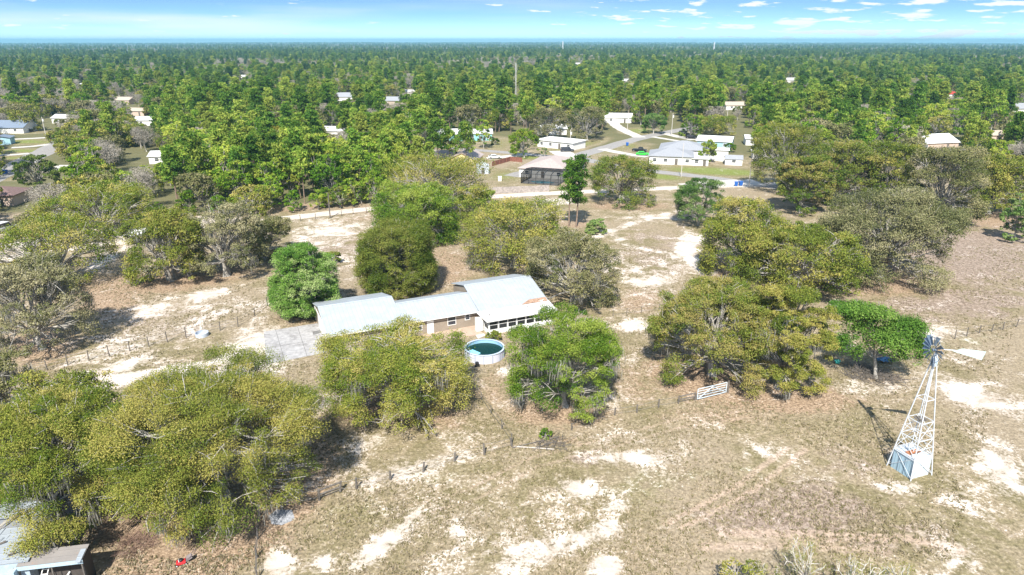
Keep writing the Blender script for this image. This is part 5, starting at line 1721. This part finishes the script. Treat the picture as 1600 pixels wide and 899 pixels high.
pole('utility_pole', 'utility pole with transformer at the head of the street', 1049, 212, 177)
pole('utility_pole', 'pole beside the curved white driveway', 980, 206, 182)
pole('utility_pole', 'pole behind the dark estate car', 891, 228, 203)
pole('utility_pole', 'thin tall pole in front of the grey-roofed house', 1064, 277, 224, .11, False)
pole('utility_pole', 'pole by the oaks at the right end of the concrete apron', 1170, 291, 234, .13, False)
pole('utility_pole', 'utility pole with transformer over the left street lawns', 73, 218, 183)
pole('utility_pole', 'pole at the far right end of the street by the tan house', 1136, 185, 160, .16, False)
pole('wooden_post', 'thick dark post on the verge of the sandy road', 516, 341, 331, .16, False, M['greypost'])


def mast(name, label, px, py, top, w):
    p = G(px, py)
    h = 20.0
    while PJ(p.x, p.y, h)[1] > top and h < 400:
        h += .5
    o = empty(name, p, 0, label, 'mast')
    mm = bpy.data.materials.get('pale_mast_steel') or plain('pale_mast_steel', (0.55, 0.57, 0.60), .6)
    c = [Vector((w * math.cos(a), w * math.sin(a), 0)) for a in (0.3, 2.4, 4.5)]
    for q in c:
        MB().bar(q, q * .6 + Vector((0, 0, h)), w * .3).build('leg', mm, o)
    b = MB()
    n = int(h / (w * 4))
    for k in range(n):
        z0, z1 = h * k / n, h * (k + 1) / n
        for i in range(3):
            f0, f1 = 1 - .4 * k / n, 1 - .4 * (k + 1) / n
            b.bar(c[i] * f0 + Vector((0, 0, z0)), c[(i + 1) % 3] * f1 + Vector((0, 0, z1)), w * .14)
    b.build('lattice', mm, o)
    return o


mast('radio_mast', 'thin grey lattice mast rising from the forest near the turquoise house', 806, 165, 99, .24)
mast('radio_mast', 'left one of two thin pale masts on the horizon', 879, 84, 65, 2.2)
mast('radio_mast', 'right one of two thin pale masts on the horizon', 1115, 82, 66, 2.4)

# ------------------------------------------------------------------ street trees in the neighbourhood
hero('street_tree', 'vivid green leafy tree against the grey-roofed house', 'tree', (1093, 1120, 217, 251), 'bright', 101, zb=.8, leaf=.26, per_cl=34, lobes=18)
hero('street_tree', 'vivid round green tree over the black cars', 'tree', (1062, 1098, 176, 212), 'bright', 102, zb=1.2, leaf=.30, per_cl=34, lobes=20)
hero('street_tree', 'round blue-green tree on the lawn at the street bend', 'tree', (1004, 1040, 177, 204), 'bluegreen', 103, zb=1.5, leaf=.30, per_cl=34, lobes=20)
hero('street_tree', 'glossy green tree on the lawn left of the flat white roof', 'tree', (797, 842, 200, 240), 'leafgreen', 104, zb=1.5, leaf=.32, per_cl=30, lobes=18)
hero('street_tree', 'tiny round green tree before the flat-roofed house', 'tree', (846, 857, 230, 242), 'bluegreen', 105, zb=.6, leaf=.2, per_cl=30, lobes=10)
hero('bush', 'dark bush on the lawn by the turquoise house', 'bush', (767, 780, 216, 226), 'dark', 106, zb=.1, leaf=.25, per_cl=26, lobes=10)
hero('street_tree', 'small tree right of the white windowless shed', 'tree', (1133, 1150, 224, 236), 'leafgreen', 107, zb=.6, leaf=.25, per_cl=26, lobes=12)
hero('street_tree', 'grey budding tree behind the white flat roof', 'tree', (828, 882, 168, 214), 'greyoak', 108, zb=1, leaf=.34, per_cl=22, lobes=22, twigs=5)
hero('street_tree', 'pale pinkish bare tree left of the curved white driveway', 'tree', (890, 948, 166, 216), 'greyoak', 109, zb=1, leaf=.34, per_cl=18, lobes=22, twigs=5)
hero('street_tree', 'yellowish scrubby tree above the pale teal house', 'tree', (1092, 1150, 180, 209), 'gold', 110, zb=.6, leaf=.34, per_cl=24, lobes=24)

hero('hardwood_tree', 'conspicuous yellow tree standing among the green pines left of centre', 'tree', (412, 458, 197, 240), 'yellow', 111, zb=2, leaf=.30, per_cl=28, lobes=22)
hero('street_tree', 'light green tree in front of the right turquoise house', 'tree', (744, 767, 184, 226), 'leafgreen', 112, zb=1.5, leaf=.30, per_cl=28, lobes=18)
for px_, py_, top, sd_, R_, lab in ((729, 263, 192, 121, 3.6, 'tall ragged pine with a bare stem in front of the yellow gabled house'), (703, 258, 200, 122, 3.4, 'tall pine at the left corner of the yellow wing'), (686, 262, 186, 123, 3.8, 'tall dense pine at the end of the wood by the yellow wing')):
    p = G(px_, py_)
    h = 10.0
    while PJ(p.x, p.y, h)[1] > top:
        h += .2
    plant('pine_tree', lab, 'tree', pine_tree(sd_, h, R_, .36, 16, 10, 20, .42), (p.x, p.y, 0))
    HERO.append((p.x, p.y, 2.0, h))

# ------------------------------------------------------------------ the woods: each near tree its own, the far forest one mass
def joined(meshes, name):
    """trunk and crown of a small distant tree as one mesh"""
    t, c, _ = meshes
    nt, nc = len(t.vertices), len(c.vertices)
    V = np.empty((nt + nc) * 3, np.float32)
    a = np.empty(nt * 3, np.float32)
    t.vertices.foreach_get('co', a)
    V[:nt * 3] = a
    a = np.empty(nc * 3, np.float32)
    c.vertices.foreach_get('co', a)
    V[nt * 3:] = a
    ft = np.empty(len(t.loops), np.int32)
    t.loops.foreach_get('vertex_index', ft)
    fc = np.empty(len(c.loops), np.int32)
    c.loops.foreach_get('vertex_index', fc)
    Fq = np.concatenate([ft.reshape(-1, 4), fc.reshape(-1, 4) + nt])
    mi = np.concatenate([np.zeros(len(ft) // 4), np.ones(len(fc) // 4)])
    tn = np.empty(len(fc) // 4, np.float32)
    c.attributes['tint'].data.foreach_get('value', tn)
    return raw_mesh(name, V.reshape(-1, 3), Fq, [t.materials[0], c.materials[0]], np.concatenate([np.zeros(len(ft) // 4), tn]), mi)


PROTO = {k: [] for k in ('pine', 'hardwood', 'oak', 'bare')}
for i in range(5):
    PROTO['pine'].append((pine_tree(200 + i, 17.5, 3.4, .46, 16, 9, 15, (.45, .52, .40, .55, .48)[i]), 17.5, 3.4))
for i in range(5):
    R = (3.6, 4.2, 4.8, 4.0, 3.4)[i]
    h = (10.5, 11.5, 12.5, 13.0, 9.0)[i]
    PROTO['hardwood'].append((spread_tree(220 + i, 'leafgreen', R, R, h, 1.2, lobes=20, per_lobe=9, per_cl=16, leaf=.30, zmf=.42, twigs=1, lobe_r=.36), h, R))
for i in range(4):
    R = (5.0, 5.8, 5.4, 4.6)[i]
    h = (8.5, 9.5, 10.5, 8.0)[i]
    PROTO['oak'].append((spread_tree(240 + i, ('olive', 'gold', 'greyoak', 'rust')[i], R, R, h, .8, lobes=24, per_lobe=10, per_cl=15, leaf=.30, twigs=2), h, R))
for i in range(3):
    PROTO['bare'].append((bare_tree(260 + i, 9.5, 4.6, 'bare', 'pale_bark', 2600, .34), 9.5, 4.6))
JOIN = {k: [joined(m[0], k + '_tree') for m in v] for k, v in PROTO.items()}

# what must stay in sight: surveyed windows through the trees (x0, x1, y0, y1)
SEE = [(772, 898, 236, 304), (838, 897, 211, 240), (985, 1176, 203, 292), (898, 990, 222, 300), (945, 1012, 208, 240), (1000, 1068, 198, 222), (690, 800, 226, 300), (742, 800, 208, 232), (952, 976, 184, 212),
       (0, 84, 206, 284), (420, 600, 331, 350), (600, 720, 318, 330), (800, 1200, 280, 300), (86, 112, 254, 268), (198, 262, 238, 254), (8, 46, 298, 316), (200, 245, 350, 384), (0, 18, 332, 366), (700, 712, 204, 220), (748, 766, 206, 220),
       (1044, 1054, 176, 214), (62, 80, 182, 220), (804, 808, 98, 150), (1440, 1500, 212, 236), (1132, 1140, 160, 186), (976, 984, 182, 208)]
for px_, py_, w_, *_r in FAR:
    pm = F / G(px_, py_).y
    SEE.append((px_ - w_ * pm * .25, px_ + w_ * pm * .28, py_ - 4.6 * pm, py_ - 2.4 * pm))
SEE = np.array(SEE, float)
wr = np.random.default_rng(77)
HX = np.array(HERO)
roadY = lambda px: np.interp(px, [-200, 60, 230, 420, 595, 800, 1060, 1200, 1300, 1420, 1800], [150, 132, 150, 162, 174, 200, 210, 225, 235, 232, 215])


def ok(x, y, h, R, slack=1.0):
    bx, by = PJ(x, y, 0)
    _, ty = PJ(x, y, h)
    w = F * R / y * .8 * slack
    hit = (bx + w > SEE[:, 0]) & (bx - w < SEE[:, 1]) & (ty < SEE[:, 3]) & (by > SEE[:, 2])
    return not hit.any()


def mosaic(x, y):
    """slow patchwork of the wood: which kind prevails where"""
    return (math.sin(x * .013 + 1.3 * math.sin(y * .007)) + math.sin(y * .011 + x * .004 + 2) + .8 * math.sin(x * .031 - y * .02)) / 2.8


cand = []
step = 5.6
y = 140.0
while y < 430:
    s_ = step * (1 if y < 300 else 1.35)
    xs = np.arange(-.80 * y - 20, .80 * y + 20, s_)
    for x in xs:
        cand.append((x + wr.uniform(-.45, .45) * s_, y + wr.uniform(-.45, .45) * s_))
    y += s_
placed = []
count = {k: 0 for k in PROTO}
NAMES = {'pine': ('pine_tree', 'pine'), 'hardwood': ('hardwood_tree', 'leafy tree'), 'oak': ('oak_tree', 'spreading oak'), 'bare': ('bare_tree', 'bare tree')}
LOOK = {'pine': ['tall green pine', 'dark ragged pine', 'slender high-crowned pine', 'full-crowned bright pine', 'loose-topped pine'],
        'hardwood': ['bright green leafy tree', 'rounded fresh-green tree', 'tall vivid green tree', 'spring-green leafy tree', 'low vivid green tree'],
        'oak': ['olive spreading oak', 'golden-green spreading oak', 'grey mossy oak', 'rust-tinted oak'], 'bare': ['grey leafless tree', 'pale twiggy tree', 'bare pinkish-grey tree']}
LAND = [(-60, 180, 'the sandy road'), (-21, 232, 'the yellow gabled house'), (8, 225, 'the tan-roofed pool house'), (-25, 297, 'the turquoise houses'), (18, 275, 'the flat-roofed white house'), (60, 250, 'the grey-roofed houses'),
        (85, 300, 'the white-roofed teal house'), (60, 330, 'the street bend'), (-190, 270, 'the left street'), (-240, 325, 'the slate-blue roofed house'), (-118, 240, 'the white roof left of the wood'), (-135, 175, 'the maroon roof'),
        (140, 240, 'the long oak row'), (200, 260, 'the right end of the oak row'), (150, 290, 'the peach-walled building'), (-95, 290, 'the white roof hidden in the wood'), (0, 380, 'the radio mast'), (-130, 370, 'the far wood left of centre'), (130, 390, 'the far wood right of the street'), (270, 380, 'the far right wood'), (-280, 400, 'the far left wood')]
proto_used = {}


def near_phrase(x, y):
    d = [((x - a) ** 2 + (y - b) ** 2, nm, a, b) for a, b, nm in LAND]
    _, nm, a, b = min(d)
    dx, dy = x - a, y - b
    if nm.startswith('the far wood') or nm.startswith('the far '):
        return 'in ' + nm
    if abs(dx) > abs(dy) * 1.2:
        return ('right of ' if dx > 0 else 'left of ') + nm
    return ('behind ' if dy > 0 else 'in front of ') + nm


for k_ in range(64):                       # thicket along the far side of the sandy road
    px_ = 215 + k_ * 5.9
    q_ = G(px_, float(np.interp(px_, [200, 330, 420, 500, 595], [377, 357, 344.5, 335, 324.5])))
    cand.append((q_.x + wr.uniform(-.8, .8), q_.y + wr.uniform(4.5, 8.0)))
cand.sort(key=lambda q: q[0] ** 2 + q[1] ** 2)
for x, y in cand:
    px = 800 + F * x / (y * CP + CAMH * SP)
    if y < roadY(px) + 1 or px < -90 or px > 1690:
        continue
    m_ = mosaic(x, y)
    q = wr.random()
    yard = 640 < px < 1185 and y < 305 and not (px < 690 and y > 255)
    if yard and q > .10:
        continue
    if px < 200 and 195 < y < 290 and wr.random() > .45:
        continue
    edge = y < roadY(px) + 16 and 150 < px < 660
    r = wr.random()
    if px < 230:
        ks = (.18, .30, .72) if y > 230 else (.05, .22, .80)
    elif px < 690:
        ks = (.50, .90, .95) if y < 290 else (.50, .80, .90)
        if edge:
            ks = (.16, .88, .95)
    elif px > 1180:
        ks = (.28, .60, .85)
    else:
        ks = (.45, .70, .88)
    sh = m_ * .22
    k = 'pine' if r < ks[0] + sh else 'hardwood' if r < ks[1] + sh * .6 else 'oak' if r < ks[2] + sh * .2 else 'bare'
    vi = int(wr.integers(len(PROTO[k])))
    sc = wr.uniform(.78, 1.18)
    if k == 'pine' and not edge and y < 300:
        sc *= .84
    if edge and y < roadY(px) + 9:
        k = 'hardwood' if wr.random() < .85 else 'oak'
        vi = int(wr.integers(len(PROTO[k])))
        sc *= wr.uniform(.4, .75)
    mh, h0, R0 = PROTO[k][vi]
    h, R = h0 * sc, R0 * sc
    if len(HX) and (np.hypot(HX[:, 0] - x, HX[:, 1] - y) < HX[:, 2] * .8 + R * .45).any():
        continue
    mind = R * (.62 if y < 300 else .85)
    near = [p for p in placed[-400:] if abs(p[0] - x) < 9 and abs(p[1] - y) < 9]
    if any(math.hypot(p[0] - x, p[1] - y) < (mind + p[2] * .62) * (.62 if k == 'pine' or p[3] == 'pine' else .92) for p in near):
        continue
    if not ok(x, y, h, R):
        if not ok(x, y, h * .55, R * .55) or wr.random() > .5:
            continue
        sc *= .55
        h, R = h0 * sc, R0 * sc
    if count[k] >= 285:
        placed.append((x, y, R, k, vi, sc, False))
        continue
    count[k] += 1
    placed.append((x, y, R, k, vi, sc, True))
    nm, cat = NAMES[k]
    lab = LOOK[k][vi % len(LOOK[k])] + ' ' + near_phrase(x, y)
    rz = wr.uniform(0, 6.28)
    if y < 265:
        o = empty(nm, (x, y, 0), rz)
        for pn, me in zip(('trunk', 'crown'), mh[:2]):
            link(pn, me, o)
    else:
        o = link(nm, JOIN[k][vi], None, (x, y, 0))
        o.rotation_euler = (0, 0, rz)
    o.scale = (sc * wr.uniform(.92, 1.08), sc * wr.uniform(.92, 1.08), sc)
    tag(o, lab, 'tree', cat + 's ' + near_phrase(x, y))
print('woods', count, 'overflow', sum(1 for p in placed if not p[6]))

# far forest
pts, rot, scl, var = [], [], [], []
KI = {'pine': 0, 'hardwood': 5, 'oak': 10, 'bare': 14}
for x, y, R, k, vi, sc, own in placed:
    if not own:
        pts.append((x, y, 0))
        rot.append(wr.uniform(0, 6.28))
        scl.append(sc)
        var.append(KI[k] + vi)


def ring(r0, r1, area, s0, s1, bears=.72):
    n = int(bears * (r1 * r1 - r0 * r0) / area)
    r = np.sqrt(wr.uniform(r0 * r0, r1 * r1, n))
    a = wr.uniform(-bears, bears, n)
    X, Y = r * np.sin(a), r * np.cos(a)
    m = (np.sin(X * .006 + 1.3 * np.sin(Y * .003)) + np.sin(Y * .0045 + X * .002 + 2) + .8 * np.sin(X * .017 - Y * .009)) / 2.8
    q = wr.random(n)
    far_ = np.clip((r - 450) / 1500, 0, 1)
    sh = m * .30
    kk = np.where(q < .40 + sh * 1.3 + .2 * far_, 0, np.where(q < .58 + sh + .14 * far_, 1, np.where(q < .80 + sh * .6, 2, 3)))
    m2 = np.sin(X * .0043 - Y * .0021 + 4 + 1.2 * np.sin(X * .009)) + np.sin(Y * .0063 + 1.1 * np.sin(X * .005 + Y * .002))
    kk = np.where((m2 > .85) & (wr.random(n) < .7), np.where(wr.random(n) < .7, 3, 2), kk)
    base = np.array([0, 5, 10, 14])[kk]
    nv = np.array([5, 5, 4, 3])[kk]
    v = base + (wr.random(n) * nv).astype(int)
    v = np.where((kk == 0) & (wr.random(n) < .15 + .85 * far_), v + 17, v)
    sc = wr.uniform(s0, s1, n) * np.where(wr.random(n) < .25, .7, 1)
    hh = np.array([17.5, 11.5, 9.2, 9.5])[kk] * sc
    RR = np.array([3.4, 4.0, 5.2, 4.6])[kk] * sc
    bx, by = PJ(X, Y, 0)
    _, ty = PJ(X, Y, hh)
    w = F * RR / Y * .7
    keep = (bx > -80) & (bx < 1680) & (Y > 395)
    for x0, x1, y0, y1 in SEE:
        keep &= ~((bx + w > x0) & (bx - w < x1) & (ty < y1) & (by > y0))
    for i in np.where(keep)[0]:
        pts.append((X[i], Y[i], float(relief(X[i], Y[i]))))
        rot.append(wr.uniform(0, 6.28))
        scl.append(sc[i])
        var.append(int(v[i]))


ring(395, 1000, 48, .55, 1.05)
ring(1000, 2600, 190, .6, 1.15)
ring(2600, 5500, 1300, .8, 1.25)
ring(5500, 12500, 5000, .9, 1.4)
print('far trees', len(pts))
pc_ = bpy.data.collections.new('far_tree_kinds')
for n_i, (k, i) in enumerate([(k, i) for k in ('pine', 'hardwood', 'oak', 'bare') for i in range(len(JOIN[k]))]):
    ob = bpy.data.objects.new('kind_%02d' % n_i, JOIN[k][i])
    pc_.objects.link(ob)
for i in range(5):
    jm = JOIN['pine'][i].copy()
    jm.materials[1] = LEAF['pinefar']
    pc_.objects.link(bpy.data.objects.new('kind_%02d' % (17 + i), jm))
fm = bpy.data.meshes.new('far_woods')
fm.from_pydata(pts, [], [])
for nm, arr, ty_ in (('turn', rot, 'FLOAT'), ('size', scl, 'FLOAT'), ('pick', var, 'INT')):
    a_ = fm.attributes.new(nm, ty_, 'POINT')
    a_.data.foreach_set('value', np.array(arr, np.int32 if ty_ == 'INT' else np.float32))
fo = tag(link('far_woods', fm), kind='stuff')
ng = bpy.data.node_groups.new('scatter_far_trees', 'GeometryNodeTree')
ng.interface.new_socket('Geometry', in_out='INPUT', socket_type='NodeSocketGeometry')
ng.interface.new_socket('Geometry', in_out='OUTPUT', socket_type='NodeSocketGeometry')
gi, go = ng.nodes.new('NodeGroupInput'), ng.nodes.new('NodeGroupOutput')
ci = ng.nodes.new('GeometryNodeCollectionInfo')
ci.inputs['Collection'].default_value = pc_
ci.inputs['Separate Children'].default_value = True
ci.inputs['Reset Children'].default_value = True
ip = ng.nodes.new('GeometryNodeInstanceOnPoints')
ip.inputs['Pick Instance'].default_value = True


def na(nm, ty_):
    n = ng.nodes.new('GeometryNodeInputNamedAttribute')
    n.data_type = ty_
    n.inputs['Name'].default_value = nm
    return n.outputs['Attribute']


cx = ng.nodes.new('ShaderNodeCombineXYZ')
ng.links.new(na('turn', 'FLOAT'), cx.inputs[2])
er = ng.nodes.new('FunctionNodeEulerToRotation')
ng.links.new(cx.outputs[0], er.inputs[0])
ng.links.new(gi.outputs[0], ip.inputs['Points'])
ng.links.new(ci.outputs[0], ip.inputs['Instance'])
ng.links.new(na('pick', 'INT'), ip.inputs['Instance Index'])
ng.links.new(er.outputs[0], ip.inputs['Rotation'])
ng.links.new(na('size', 'FLOAT'), ip.inputs['Scale'])
ng.links.new(ip.outputs[0], go.inputs[0])
md = fo.modifiers.new('scatter', 'NODES')
md.node_group = ng

# ------------------------------------------------------------------ air: distance haze in one closed box
hz = MB().box(-16000, 16000, -900, 19000, -42, 75).build('haze', None)
hm, ht_, ho = new_mat('thin_haze')
pv = N(ht_, 'ShaderNodeVolumePrincipled')
pv.inputs['Color'].default_value = (0.30, 0.62, 0.78, 1)
pv.inputs['Density'].default_value = 0.00013
pv.inputs['Anisotropy'].default_value = 0.0
ht_.links.new(pv.outputs[0], ho.inputs['Volume'])
hz.data.materials.clear()
hz.data.materials.append(hm)
tag(hz, kind='stuff')
